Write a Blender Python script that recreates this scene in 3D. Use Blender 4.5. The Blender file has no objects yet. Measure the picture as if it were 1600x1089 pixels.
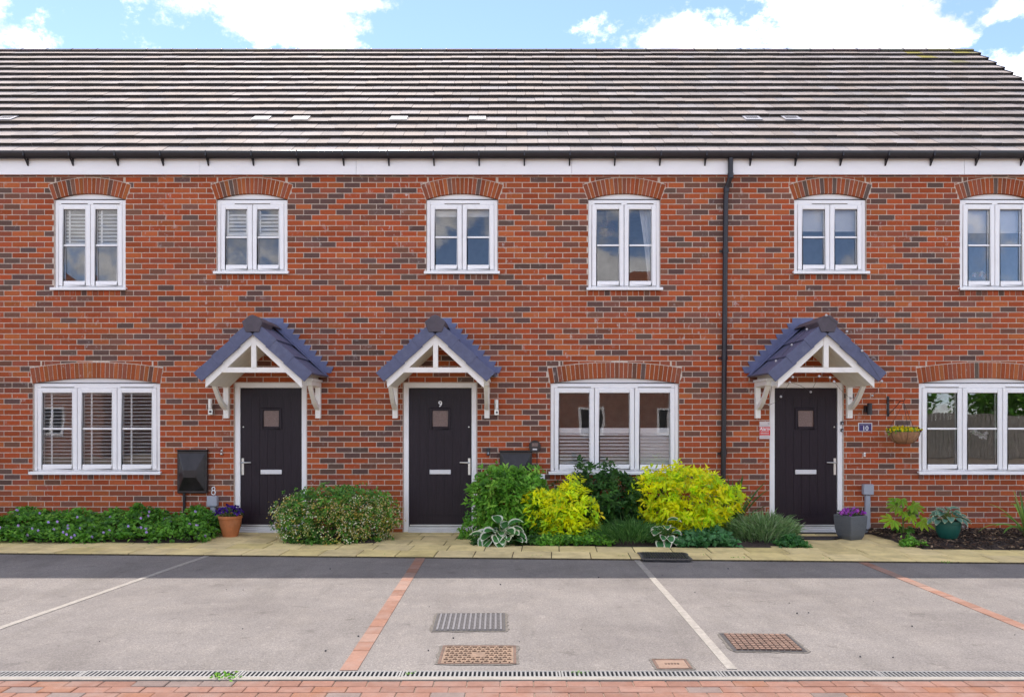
import bpy, bmesh, math, random
import numpy as np
from mathutils import Vector, Matrix, noise as mnoise

rnd = random.Random(7)
nrg = np.random.default_rng(11)
S = bpy.context.scene
COL = S.collection
R = math.radians

# ------------------------------------------------------------------ camera, sky, sun, exposure
CAM_Y, CAM_Z, F = -10.844, 1.58, 1220.0      # camera 10.8 m in front of the facade, at eye height
cam_d = bpy.data.cameras.new('camera'); cam = bpy.data.objects.new('camera', cam_d); COL.objects.link(cam)
cam.location = (0, CAM_Y, CAM_Z); cam.rotation_euler = (R(90), 0, 0)
cam_d.sensor_fit = 'HORIZONTAL'; cam_d.sensor_width = 36; cam_d.lens = F / 1600 * 36
cam_d.shift_y = 109.5 / 1600; cam_d.clip_end = 3000
S.camera = cam

SUN = Vector((-0.42, 1.0, 1.873)).normalized()   # behind the terrace, high, a little to the left
EL = math.asin(SUN.z); AZ = math.atan2(SUN.x, SUN.y)
SKY_STRENGTH, SUN_STRENGTH, EXPOSURE = 0.15, 2.0, 1.78

world = bpy.data.worlds.new('World'); S.world = world; world.use_nodes = True
wn = world.node_tree; wn.nodes.clear()
def WN(t): return wn.nodes.new(t)
def wmath(op, a, b=None, c=None, clamp=False):
    n = WN('ShaderNodeMath'); n.operation = op; n.use_clamp = clamp
    for i, q in enumerate((a, b, c)):
        if q is None: continue
        if isinstance(q, (int, float)): n.inputs[i].default_value = q
        else: wn.links.new(q, n.inputs[i])
    return n.outputs[0]
out = WN('ShaderNodeOutputWorld'); bg = WN('ShaderNodeBackground'); bg.inputs[1].default_value = SKY_STRENGTH
sky = WN('ShaderNodeTexSky'); sky.sky_type = 'NISHITA'; sky.sun_disc = False
sky.sun_elevation = EL; sky.sun_rotation = AZ; sky.altitude = 5000; sky.air_density = 1.0; sky.dust_density = 2.2; sky.ozone_density = 1.5
tc = WN('ShaderNodeTexCoord'); DIR = tc.outputs['Generated']
def wnoise(scale, zst, detail, rough, off):
    mp = WN('ShaderNodeMapping'); mp.inputs['Scale'].default_value = (1, 1, zst); mp.inputs['Location'].default_value = off
    wn.links.new(DIR, mp.inputs['Vector'])
    n = WN('ShaderNodeTexNoise'); n.inputs['Scale'].default_value = scale; n.inputs['Detail'].default_value = detail
    n.inputs['Roughness'].default_value = rough
    wn.links.new(mp.outputs[0], n.inputs['Vector']); return n.outputs['Fac']
fb = wnoise(15.0, 1.3, 10, 0.68, (3.1, 1.7, 0.4))
fb2 = wnoise(3.0, 2.2, 6, 0.55, (72.61, 37.63, 121.9))
dens = None
for px, py, hw, hh in ((1130, 66, 150, 52), (1290, 48, 190, 66), (1420, 66, 110, 40), (430, 26, 130, 40), (515, 74, 56, 26),
                       (1562, 24, 44, 17), (1600, 118, 40, 16), (560, 6, 80, 14)):
    c = Vector(((px - 800) / F, 1, (654 - py) / F)); L = c.length; c.normalize()
    s = WN('ShaderNodeVectorMath'); s.operation = 'SUBTRACT'; wn.links.new(DIR, s.inputs[0]); s.inputs[1].default_value = c
    m = WN('ShaderNodeVectorMath'); m.operation = 'MULTIPLY'; wn.links.new(s.outputs[0], m.inputs[0])
    m.inputs[1].default_value = (F * L / hw, F * L / hw, F * L / hh)
    l = WN('ShaderNodeVectorMath'); l.operation = 'LENGTH'; wn.links.new(m.outputs[0], l.inputs[0])
    d = wmath('SUBTRACT', 1.0, l.outputs['Value'])
    d = wmath('MAXIMUM', d, -1.5)
    dens = d if dens is None else wmath('MAXIMUM', dens, d)
gen = wmath('MULTIPLY_ADD', fb2, 6.0, -2.92)            # cumulus added over the rest of the sky, dense enough to brighten the facade
dens = wmath('MAXIMUM', dens, gen)
dens = wmath('ADD', dens, wmath('MULTIPLY_ADD', fb, 4.4, -2.2))
mr = WN('ShaderNodeMapRange'); mr.interpolation_type = 'SMOOTHSTEP'; wn.links.new(dens, mr.inputs[0])
mr.inputs[1].default_value = -0.25; mr.inputs[2].default_value = 0.65
mixc = WN('ShaderNodeMix'); mixc.data_type = 'RGBA'
wn.links.new(wmath('MULTIPLY', mr.outputs[0], 0.96), mixc.inputs[0]); 
skm = WN('ShaderNodeVectorMath'); skm.operation = 'SCALE'; wn.links.new(sky.outputs[0], skm.inputs[0]); skm.inputs['Scale'].default_value = 0.82   # clear sky at 0.123 of its physical brightness
wn.links.new(skm.outputs[0], mixc.inputs[6])
ramp = WN('ShaderNodeMapRange'); wn.links.new(wnoise(9.0, 1.6, 8, 0.62, (1.1, 0.2, 6.4)), ramp.inputs[0])
ramp.inputs[1].default_value = 0.35; ramp.inputs[2].default_value = 0.65; ramp.inputs[3].default_value = 2.3; ramp.inputs[4].default_value = 5.6
cc = WN('ShaderNodeCombineColor')
wn.links.new(wmath('MULTIPLY', ramp.outputs[0], 0.98), cc.inputs[0]); wn.links.new(wmath('MULTIPLY', ramp.outputs[0], 1.0), cc.inputs[1])
wn.links.new(wmath('MULTIPLY', ramp.outputs[0], 1.03), cc.inputs[2])
wn.links.new(cc.outputs[0], mixc.inputs[7])
wn.links.new(mixc.outputs[2], bg.inputs[0]); wn.links.new(bg.outputs[0], out.inputs[0])

sun_d = bpy.data.lights.new('sun', 'SUN'); sun_d.energy = SUN_STRENGTH; sun_d.angle = R(0.53); sun_d.color = (1.0, 0.95, 0.88)
sun = bpy.data.objects.new('sun', sun_d); COL.objects.link(sun); sun.rotation_euler = SUN.to_track_quat('Z', 'Y').to_euler()
sun.location = SUN * 60
S.view_settings.view_transform = 'Standard'; S.view_settings.look = 'None'
S.view_settings.exposure = EXPOSURE; S.view_settings.gamma = 1.0
S.view_settings.use_white_balance = True; S.view_settings.white_balance_temperature = 6800; S.view_settings.white_balance_tint = 14   # camera balanced for open shade
S.view_settings.use_curve_mapping = False
S.render.engine = 'CYCLES'

# ------------------------------------------------------------------ helpers: places
def wx(px): return (px - 800) / 112.5                 # facade plane, metres
def wz(py): return CAM_Z + (654 - py) / 112.5
def gp(px, py):                                        # a point on the ground
    d = F * CAM_Z / (py - 654.0)
    return ((px - 800) * d / F, d + CAM_Y)
def pp(px, py, y):                                     # a point at depth y
    s = F / (y - CAM_Y)
    return ((px - 800) / s, y, CAM_Z + (654 - py) / s)

# ------------------------------------------------------------------ helpers: materials
def new_mat(name):
    m = bpy.data.materials.new(name); m.use_nodes = True
    return m, m.node_tree, m.node_tree.nodes['Principled BSDF']
def nd(nt, t, **kw):
    n = nt.nodes.new(t)
    for k, v in kw.items():
        if k == 'inp':
            for a, b in v.items():
                if hasattr(b, 'is_linked'): nt.links.new(b, n.inputs[a])
                else: n.inputs[a].default_value = b
        else: setattr(n, k, v)
    return n
def rgb(c): return (c[0], c[1], c[2], 1.0)
def tex_noise(nt, scale, detail=4, rough=0.55, stretch=None, obj=False):
    g = nd(nt, 'ShaderNodeTexCoord').outputs['Object'] if obj else nd(nt, 'ShaderNodeNewGeometry').outputs['Position']
    if stretch:
        mp = nd(nt, 'ShaderNodeMapping', inp={'Vector': g}); mp.inputs['Scale'].default_value = stretch; g = mp.outputs[0]
    return nd(nt, 'ShaderNodeTexNoise', inp={'Vector': g, 'Scale': scale, 'Detail': detail, 'Roughness': rough}).outputs['Fac']
def mrange(nt, v, a, b, c, d): return nd(nt, 'ShaderNodeMapRange', inp={0: v, 1: a, 2: b, 3: c, 4: d}).outputs[0]
def mixrgb(nt, fac, a, b, mode='MIX'):
    n = nd(nt, 'ShaderNodeMix', data_type='RGBA', blend_type=mode)
    for i, q in ((0, fac), (6, a), (7, b)):
        if hasattr(q, 'is_linked'): nt.links.new(q, n.inputs[i])
        elif i == 0: n.inputs[0].default_value = q
        else: n.inputs[i].default_value = rgb(q)
    return n.outputs[2]
def bump(nt, p, h, strength=0.3, dist=0.01):
    b = nd(nt, 'ShaderNodeBump', inp={'Height': h, 'Strength': strength, 'Distance': dist})
    nt.links.new(b.outputs[0], p.inputs['Normal'])
def plain(name, col, rough=0.5, metal=0.0, vary=0.12, scale=8.0, bmp=0.0, bscale=60.0, dirt=None, stretch=None):
    m, nt, p = new_mat(name)
    f = tex_noise(nt, scale, 5, stretch=stretch)
    c = mixrgb(nt, mrange(nt, f, 0.3, 0.7, 0, 1), tuple(q * (1 - vary) for q in col), tuple(min(1, q * (1 + vary)) for q in col))
    if dirt:
        f2 = tex_noise(nt, 3.5, 8, 0.7)
        c = mixrgb(nt, mrange(nt, f2, 0.55, 0.75, 0, dirt[1]), c, dirt[0])
    nt.links.new(c, p.inputs['Base Color']); p.inputs['Roughness'].default_value = rough; p.inputs['Metallic'].default_value = metal
    if bmp: bump(nt, p, tex_noise(nt, bscale, 4), bmp)
    return m

def attr_mat(name, rough, nscale, namp, bmp=0.4, bscale=90, stretch=None, salt=False, stain=None):
    """colour from the mesh's own 'col' attribute, broken up by grain"""
    m, nt, p = new_mat(name)
    a = nd(nt, 'ShaderNodeAttribute', attribute_name='col').outputs['Color']
    f = tex_noise(nt, nscale, 6, 0.65, stretch)
    v = mrange(nt, f, 0.25, 0.75, 1 - namp, 1 + namp)
    c = mixrgb(nt, 1.0, a, nd(nt, 'ShaderNodeCombineColor', inp={0: v, 1: v, 2: v}).outputs[0], 'MULTIPLY')
    if stain:
        f3 = tex_noise(nt, stain[0], 6, 0.6, stain[3] if len(stain) > 3 else None)
        c = mixrgb(nt, mrange(nt, f3, 0.45, 0.75, 0, stain[2]), c, stain[1])
    if salt:                                          # lime bloom leaching out of the joints
        big = mrange(nt, tex_noise(nt, 0.9, 3), 0.48, 0.62, 0, 1)
        fine = mrange(nt, tex_noise(nt, 14, 5, 0.7, (1, 1, 0.6)), 0.58, 0.68, 0, 0.75)
        k = nd(nt, 'ShaderNodeMath', operation='MULTIPLY', inp={0: big, 1: fine}).outputs[0]
        c = mixrgb(nt, k, c, (0.62, 0.56, 0.53))
    nt.links.new(c, p.inputs['Base Color']); p.inputs['Roughness'].default_value = rough
    p.inputs['Specular IOR Level'].default_value = 0.25
    bump(nt, p, tex_noise(nt, bscale, 5, 0.7), bmp, 0.006)
    return m

def leaf_mat(name, gloss=0.38, transl=0.42):
    m, nt, p = new_mat(name)
    a = nd(nt, 'ShaderNodeAttribute', attribute_name='col').outputs['Color']
    nt.links.new(a, p.inputs['Base Color']); p.inputs['Roughness'].default_value = gloss
    p.inputs['Specular IOR Level'].default_value = 0.3
    t = nd(nt, 'ShaderNodeBsdfTranslucent', inp={'Color': a})
    mx = nd(nt, 'ShaderNodeMixShader', inp={0: transl, 1: p.outputs[0], 2: t.outputs[0]})
    nt.links.new(mx.outputs[0], nt.nodes['Material Output'].inputs[0])
    return m

def glass_mat(name, wavy=0.02, tint=(0.985, 0.99, 0.99), ior=1.62):
    m, nt, p = new_mat(name); nt.nodes.remove(p)
    fr = nd(nt, 'ShaderNodeFresnel', inp={'IOR': ior})
    t = nd(nt, 'ShaderNodeBsdfTransparent', inp={'Color': rgb(tint)})
    g = nd(nt, 'ShaderNodeBsdfGlossy', inp={'Color': (1, 1, 1, 1), 'Roughness': 0.0})
    b = nd(nt, 'ShaderNodeBump', inp={'Height': tex_noise(nt, 2.2, 2, 0.4), 'Strength': wavy, 'Distance': 0.05})
    nt.links.new(b.outputs[0], g.inputs['Normal'])
    mx = nd(nt, 'ShaderNodeMixShader', inp={0: fr.outputs[0], 1: t.outputs[0], 2: g.outputs[0]})
    nt.links.new(mx.outputs[0], nt.nodes['Material Output'].inputs[0])
    return m

M = {}
M['brick'] = attr_mat('brick', 0.88, 38, 0.20, 0.5, 110, (1, 1, 2.2), salt=True)
M['mortar'] = plain('mortar', (0.62, 0.51, 0.425), 0.95, vary=0.2, scale=25, bmp=0.4, bscale=200)
M['tile'] = attr_mat('roof_tile', 0.8, 6, 0.14, 0.35, 70, (1, 1, 1), stain=(2.3, (0.19, 0.16, 0.14), 0.45, (1.0, 0.35, 0.35)))
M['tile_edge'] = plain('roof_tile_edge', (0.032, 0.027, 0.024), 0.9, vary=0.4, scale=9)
M['canopy_tile'] = plain('canopy_tile', (0.095, 0.107, 0.185), 0.55, vary=0.12, scale=14, bmp=0.25, bscale=120, dirt=((0.26, 0.27, 0.28), 0.3))
M['ridge_tile'] = plain('canopy_ridge', (0.085, 0.07, 0.085), 0.7, vary=0.15, scale=12, bmp=0.2)
M['lead'] = plain('lead', (0.125, 0.14, 0.25), 0.5, 0.15, vary=0.18, scale=9)
M['upvc'] = plain('white_upvc', (0.90, 0.89, 0.88), 0.32, vary=0.03, scale=5, dirt=((0.62, 0.58, 0.52), 0.15))
M['fascia'] = plain('white_fascia', (0.90, 0.88, 0.87), 0.4, vary=0.03, scale=2, dirt=((0.66, 0.62, 0.56), 0.12))
M['cream'] = plain('cream_paint', (0.88, 0.85, 0.78), 0.45, vary=0.05, scale=10, dirt=((0.5, 0.43, 0.3), 0.22))
M['gasket'] = plain('gasket', (0.02, 0.02, 0.022), 0.7)
M['glass'] = glass_mat('window_glass')
M['door'] = plain('door_leaf', (0.019, 0.011, 0.017), 0.42, vary=0.25, scale=14, stretch=(6, 6, 0.5), bmp=0.12, bscale=40)
M['door'].node_tree.nodes['Principled BSDF'].inputs['Specular IOR Level'].default_value = 0.28
M['black'] = plain('black_plastic', (0.014, 0.012, 0.016), 0.35, vary=0.25)
M['blackmatt'] = plain('black_satin', (0.02, 0.016, 0.018), 0.28, vary=0.4, scale=12, dirt=((0.12, 0.11, 0.11), 0.35))
M['steel'] = plain('steel', (0.62, 0.60, 0.57), 0.3, 0.9, vary=0.08)
M['alu'] = plain('aluminium', (0.66, 0.66, 0.67), 0.35, 0.6, vary=0.06)
M['galv'] = plain('galvanised', (0.23, 0.235, 0.235), 0.5, 0.3, vary=0.12, scale=30)
M['greybox'] = plain('grey_plastic', (0.36, 0.38, 0.43), 0.5, vary=0.06)
M['plaster'] = plain('plaster', (0.42, 0.40, 0.38), 0.9)
M['blind'] = plain('blind_slat', (0.86, 0.86, 0.85), 0.5, vary=0.03)
M['fabric'] = plain('blind_fabric', (0.68, 0.68, 0.68), 0.9, vary=0.05, bmp=0.2, bscale=300)
M['white'] = plain('white_paint', (0.92, 0.92, 0.92), 0.5, vary=0.02)
M['red'] = plain('red_print', (0.72, 0.015, 0.01), 0.5, vary=0.05)
M['print'] = plain('grey_print', (0.35, 0.33, 0.36), 0.6)
M['purple'] = plain('purple_enamel', (0.045, 0.028, 0.15), 0.35, vary=0.06)
M['terracotta'] = plain('terracotta', (0.50, 0.17, 0.06), 0.8, vary=0.14, scale=12, bmp=0.2, dirt=((0.55, 0.36, 0.24), 0.3))
M['planter'] = plain('grey_planter', (0.105, 0.115, 0.125), 0.7, vary=0.12, scale=60, bmp=0.4, bscale=60, stretch=(0.3, 0.3, 2.5))
M['greenpot'] = plain('green_pot', (0.012, 0.10, 0.075), 0.35, vary=0.12)
M['coir'] = plain('coir', (0.36, 0.19, 0.10), 0.95, vary=0.25, scale=40, bmp=0.8, bscale=120, stretch=(1, 1, 0.25))
M['soil'] = plain('soil', (0.045, 0.03, 0.024), 0.95, vary=0.5, scale=40, bmp=1.0, bscale=60)
M['bark'] = attr_mat('bark_chips', 0.9, 60, 0.3)
M['stem'] = plain('stem', (0.10, 0.075, 0.04), 0.85, vary=0.3)
M['greenstem'] = plain('green_stem', (0.16, 0.22, 0.05), 0.6, vary=0.2)
M['leaf'] = leaf_mat('leaf'); M['petal'] = leaf_mat('petal', 0.6, 0.3)
M['rust'] = plain('rusty_iron', (0.19, 0.125, 0.085), 0.8, 0.0, vary=0.3, scale=18, bmp=0.5, bscale=90, dirt=((0.26, 0.20, 0.15), 0.6))
M['rustdark'] = plain('dark_rusty_iron', (0.11, 0.062, 0.045), 0.8, 0.0, vary=0.4, scale=18, bmp=0.5, bscale=90, dirt=((0.16, 0.11, 0.085), 0.5))
M['iron'] = plain('cast_iron', (0.045, 0.045, 0.05), 0.55, 0.2, vary=0.3, scale=30)
M['ironworn'] = plain('worn_iron', (0.16, 0.16, 0.175), 0.45, 0.3, vary=0.15, scale=30)
M['concrete'] = plain('concrete', (0.25, 0.235, 0.21), 0.9, vary=0.12, scale=20, bmp=0.3, bscale=150)
M['palestone'] = plain('pale_kerb', (0.26, 0.243, 0.218), 0.9, vary=0.18, scale=25, bmp=0.3, bscale=150, dirt=((0.30, 0.28, 0.25), 0.4))
M['slab'] = attr_mat('buff_slab', 0.9, 5, 0.14, 0.5, 45, stain=(3.0, (0.17, 0.13, 0.07), 0.5))
M['block'] = attr_mat('paving_block', 0.9, 22, 0.16, 0.5, 150, stain=(5.0, (0.27, 0.22, 0.20), 0.45))
M['sand'] = plain('joint_sand', (0.22, 0.175, 0.135), 0.95, vary=0.3, scale=60)
M['jointdirt'] = plain('joint_dirt', (0.075, 0.06, 0.035), 0.95, vary=0.5, scale=30)
M['bulb'] = plain('bulb_glass', (0.5, 0.48, 0.48), 0.12, vary=0.03)
M['mat'] = plain('door_mat', (0.05, 0.04, 0.036), 0.95, vary=0.5, scale=30, bmp=0.8, bscale=200)

M['ruststud'] = plain('rusty_studs', (0.15, 0.09, 0.066), 0.8, vary=0.4, scale=18, bmp=0.5, dirt=((0.26, 0.18, 0.13), 0.5))
def asphalt_mat():
    m, nt, p = new_mat('asphalt')
    big = tex_noise(nt, 0.55, 5, 0.6, (1, 1.8, 1)); mid = tex_noise(nt, 3.2, 5, 0.6); fine = tex_noise(nt, 75, 6, 0.85)
    c = mixrgb(nt, mrange(nt, big, 0.35, 0.65, 0, 1), (0.18, 0.165, 0.155), (0.25, 0.232, 0.217))
    c = mixrgb(nt, mrange(nt, mid, 0.45, 0.75, 0, 0.35), c, (0.335, 0.305, 0.27))
    c = mixrgb(nt, mrange(nt, tex_noise(nt, 1.1, 4, 0.6, (1, 2.0, 1)), 0.62, 0.8, 0, 0.5), c, (0.16, 0.142, 0.12))
    c = mixrgb(nt, mrange(nt, tex_noise(nt, 0.8, 6, 0.7, (2.6, 0.5, 1)), 0.50, 0.66, 0, 0.42), c, (0.13, 0.118, 0.105))
    c = mixrgb(nt, mrange(nt, tex_noise(nt, 6.5, 6, 0.75), 0.60, 0.70, 0, 0.4), c, (0.40, 0.37, 0.34))
    c = mixrgb(nt, mrange(nt, tex_noise(nt, 4.1, 4, 0.6, (1, 1.3, 1)), 0.62, 0.70, 0, 0.5), c, (0.10, 0.09, 0.08))
    v = mrange(nt, fine, 0.3, 0.7, 0.5, 1.5)
    c = mixrgb(nt, 1.0, c, nd(nt, 'ShaderNodeCombineColor', inp={0: v, 1: v, 2: v}).outputs[0], 'MULTIPLY')
    vor = nd(nt, 'ShaderNodeTexVoronoi', inp={'Vector': nd(nt, 'ShaderNodeNewGeometry').outputs['Position'], 'Scale': 95.0})
    c = mixrgb(nt, mrange(nt, vor.outputs['Distance'], 0.1, 0.55, 0.0, 0.45), c, (0.09, 0.085, 0.085))
    nt.links.new(c, p.inputs['Base Color']); p.inputs['Roughness'].default_value = 0.92; p.inputs['Specular IOR Level'].default_value = 0.2
    bump(nt, p, vor.outputs['Distance'], 0.5, 0.004)
    return m
M['asphalt'] = asphalt_mat()

def brick_tex_mat(name, c1, c2, mortar, bw, bh, scale=1.0):
    m, nt, p = new_mat(name)
    g = nd(nt, 'ShaderNodeTexCoord').outputs['Object']
    sx = nd(nt, 'ShaderNodeSeparateXYZ', inp={0: g})
    ad = nd(nt, 'ShaderNodeMath', operation='ADD', inp={0: sx.outputs[0], 1: sx.outputs[1]})
    cv = nd(nt, 'ShaderNodeCombineXYZ', inp={0: ad.outputs[0], 1: sx.outputs[2]})
    b = nd(nt, 'ShaderNodeTexBrick', inp={'Vector': cv.outputs[0], 'Color1': rgb(c1), 'Color2': rgb(c2), 'Mortar': rgb(mortar),
           'Scale': scale, 'Mortar Size': 0.008, 'Brick Width': bw, 'Row Height': bh})
    nt.links.new(b.outputs['Color'], p.inputs['Base Color']); p.inputs['Roughness'].default_value = 0.9
    return m
M['far_brick'] = brick_tex_mat('far_brick', (0.32, 0.10, 0.05), (0.20, 0.07, 0.045), (0.42, 0.36, 0.31), 0.225, 0.075)
M['far_tile'] = brick_tex_mat('far_tile', (0.34, 0.12, 0.06), (0.26, 0.09, 0.05), (0.06, 0.03, 0.02), 0.3, 0.28)
M['far_block'] = brick_tex_mat('far_block', (0.40, 0.21, 0.15), (0.34, 0.2, 0.16), (0.16, 0.13, 0.1), 0.2, 0.1)
M['fence_wood'] = plain('fence_wood', (0.27, 0.245, 0.215), 0.9, vary=0.45, scale=6, stretch=(6, 6, 0.6))
M['grass'] = plain('far_ground', (0.07, 0.10, 0.03), 0.95, vary=0.4, scale=2)

# ------------------------------------------------------------------ helpers: meshes and objects
WL = {}                                    # world position of every object made
def finish(o, loc, parent, label=None, cat=None, group=None, kind=None):
    COL.objects.link(o)
    WL[o.name] = Vector(loc)
    if parent is not None:
        o.parent = parent; o.location = Vector(loc) - WL[parent.name]
    else: o.location = loc
    if label: o['label'] = label
    if cat: o['category'] = cat
    if group: o['group'] = group
    if kind: o['kind'] = kind
    return o
def empty(name, loc, label=None, cat=None, group=None, parent=None):
    o = bpy.data.objects.new(name, None); o.empty_display_size = 0.1
    return finish(o, loc, parent, label, cat, group)

class MB:
    def __init__(s): s.v = []; s.f = []; s.mi = []; s.c = []; s.col = (1, 1, 1); s.m = 0
    def add(s, verts, faces):
        b = len(s.v); s.v += [tuple(q) for q in verts]; s.c += [s.col] * len(verts)
        s.f += [tuple(b + i for i in f) for f in faces]; s.mi += [s.m] * len(faces); return s
    def box(s, x0, x1, y0, y1, z0, z1):
        return s.add([(x0, y0, z0), (x1, y0, z0), (x1, y1, z0), (x0, y1, z0), (x0, y0, z1), (x1, y0, z1), (x1, y1, z1), (x0, y1, z1)],
              [(0, 3, 2, 1), (4, 5, 6, 7), (0, 1, 5, 4), (1, 2, 6, 5), (2, 3, 7, 6), (3, 0, 4, 7)])
    def prism(s, poly, y0, y1):            # polygon in x,z (counter-clockwise seen from the front), extruded from y0 to y1
        n = len(poly); vs = [(x, y0, z) for x, z in poly] + [(x, y1, z) for x, z in poly]
        fs = [tuple(range(n)), tuple(range(2 * n - 1, n - 1, -1))]
        fs += [(i, n + i, n + (i + 1) % n, (i + 1) % n) for i in range(n)]
        return s.add(vs, fs)
    def prismx(s, poly, x0, x1):           # polygon in y,z extruded along x
        n = len(poly); vs = [(x0, y, z) for y, z in poly] + [(x1, y, z) for y, z in poly]
        fs = [tuple(range(n - 1, -1, -1)), tuple(range(n, 2 * n))]
        fs += [(i, (i + 1) % n, n + (i + 1) % n, n + i) for i in range(n)]
        return s.add(vs, fs)
    def prismz(s, poly, z0, z1):           # polygon in x,y extruded upwards
        n = len(poly); vs = [(x, y, z0) for x, y in poly] + [(x, y, z1) for x, y in poly]
        fs = [tuple(range(n - 1, -1, -1)), tuple(range(n, 2 * n))]
        fs += [(i, (i + 1) % n, n + (i + 1) % n, n + i) for i in range(n)]
        return s.add(vs, fs)
    def tube(s, pts, r, n=8, caps=True):
        pts = [Vector(p) for p in pts]; rs = r if isinstance(r, (list, tuple)) else [r] * len(pts)
        vs = []; ref = None
        for i, p in enumerate(pts):
            t = (pts[min(i + 1, len(pts) - 1)] - pts[max(i - 1, 0)]).normalized()
            if ref is None: ref = Vector((0, 0, 1)) if abs(t.z) < 0.9 else Vector((1, 0, 0))
            a = t.cross(ref).normalized(); ref = a.cross(t).normalized()
            for k in range(n):
                q = 2 * math.pi * k / n
                vs.append(p + (a * math.cos(q) + ref * math.sin(q)) * rs[i])
        fs = []
        for i in range(len(pts) - 1):
            for k in range(n):
                a0 = i * n + k; b0 = i * n + (k + 1) % n
                fs.append((a0, b0, b0 + n, a0 + n))
        if caps: fs += [tuple(range(n - 1, -1, -1)), tuple(range((len(pts) - 1) * n, len(pts) * n))]
        return s.add(vs, fs)
    def lathe(s, prof, c, n=24):
        vs = []; fs = []
        for r, z in prof:
            for k in range(n):
                q = 2 * math.pi * k / n; vs.append((c[0] + r * math.cos(q), c[1] + r * math.sin(q), c[2] + z))
        for i in range(len(prof) - 1):
            for k in range(n):
                a0 = i * n + k; b0 = i * n + (k + 1) % n; fs.append((a0, b0, b0 + n, a0 + n))
        fs += [tuple(range(n - 1, -1, -1)), tuple(range((len(prof) - 1) * n, len(prof) * n))]
        return s.add(vs, fs)
    def sphere(s, c, r, n=8, sz=1.0):
        prof = [(max(1e-4, r * math.sin(math.pi * i / n)), -r * sz * math.cos(math.pi * i / n)) for i in range(n + 1)]
        return s.lathe(prof, c, n + 2)
    def mesh(s, name, mats, bevel=0, smooth=False, colors=False):
        me = bpy.data.meshes.new(name)
        vs = np.array(s.v, dtype=float); ce = (vs.min(0) + vs.max(0)) / 2; vs = vs - ce
        me.from_pydata(vs.tolist(), [], s.f)
        for mt in (mats if isinstance(mats, (list, tuple)) else [mats]): me.materials.append(M[mt])
        if max(s.mi): me.polygons.foreach_set('material_index', s.mi)
        if colors:
            at = me.color_attributes.new('col', 'FLOAT_COLOR', 'POINT')
            at.data.foreach_set('color', [q for c in s.c for q in (c[0], c[1], c[2], 1.0)])
        if bevel:
            bm = bmesh.new(); bm.from_mesh(me)
            bmesh.ops.remove_doubles(bm, verts=bm.verts, dist=1e-5)
            es = [e for e in bm.edges if len(e.link_faces) == 2 and e.calc_face_angle(0) > 0.6]
            bmesh.ops.bevel(bm, geom=es, offset=bevel, segments=1, affect='EDGES', clamp_overlap=True)
            bm.to_mesh(me); bm.free()
        if smooth: me.polygons.foreach_set('use_smooth', [True] * len(me.polygons))
        if smooth and not isinstance(smooth, str): me.set_sharp_from_angle(angle=R(50))
        me.update(); return me, Vector(ce)
    def build(s, name, mats, parent=None, bevel=0, smooth=False, colors=False, **kw):
        me, ce = s.mesh(name, mats, bevel, smooth, colors)
        return finish(bpy.data.objects.new(name, me), ce, parent, **kw)

def text_mb(body, size, cx, y, cz, depth=0.004, bold=0.0):
    cu = bpy.data.curves.new('t', 'FONT'); cu.body = body; cu.size = size; cu.align_x = 'CENTER'; cu.align_y = 'CENTER'
    cu.extrude = depth / 2; cu.offset = bold; cu.resolution_u = 3
    o = bpy.data.objects.new('t', cu); COL.objects.link(o)
    me = bpy.data.meshes.new_from_object(o.evaluated_get(bpy.context.evaluated_depsgraph_get()))
    mb = MB(); mb.add([(cx + v.co.x, y - v.co.z, cz + v.co.y) for v in me.vertices], [tuple(p.vertices) for p in me.polygons])
    bpy.data.objects.remove(o); bpy.data.curves.remove(cu); bpy.data.meshes.remove(me)
    return mb

# ------------------------------------------------------------------ the terrace
ZOFF, COURSE, BL = 0.057, 0.075, 0.225
WALL_TOP = 4.985
PHI = R(39.6); CP, SP = math.cos(PHI), math.sin(PHI)
EAVE_Y, EAVE_Z, GAUGE, NROW, TT = -0.12, 5.165, 0.3015, 17, 0.043
RIDGE_X = 8.62
def slope(u, n): return (EAVE_Y + u * CP - n * SP, EAVE_Z + u * SP + n * CP)
RIDGE_Y, RIDGE_Z = slope(NROW * GAUGE, 0)

class Opening:
    def __init__(s, x0, x1, z0, zs, rise, ring=0.215, arch=True):
        s.x0, s.x1, s.z0, s.zs, s.rise, s.ring, s.arch = x0, x1, z0, zs, rise, ring, arch
        s.c = (x0 + x1) / 2; s.w = (x1 - x0) / 2
        if arch:
            s.Ri = (s.w ** 2 + rise ** 2) / (2 * rise); s.cz = zs + rise - s.Ri; s.al = math.asin(s.w / s.Ri)
            s.Ro = s.Ri + ring; s.wo = s.Ro * math.sin(s.al)
        else: s.wo = s.w
    def inner(s, x): return s.cz + math.sqrt(max(0, s.Ri ** 2 - (x - s.c) ** 2))
    def bounds(s, x):                       # (lower, upper) limits of what is cut out of the brickwork at x
        d = abs(x - s.c)
        if d >= s.wo + 0.008: return None
        if not s.arch: return (s.z0, s.zs)
        up = s.cz + math.sqrt(s.Ro ** 2 - min(d, s.wo) ** 2) + 0.009
        if d <= s.w: return (s.z0, up)
        lo = s.zs + (d - s.w - 0.008) / math.tan(s.al)
        return (lo, up)

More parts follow.
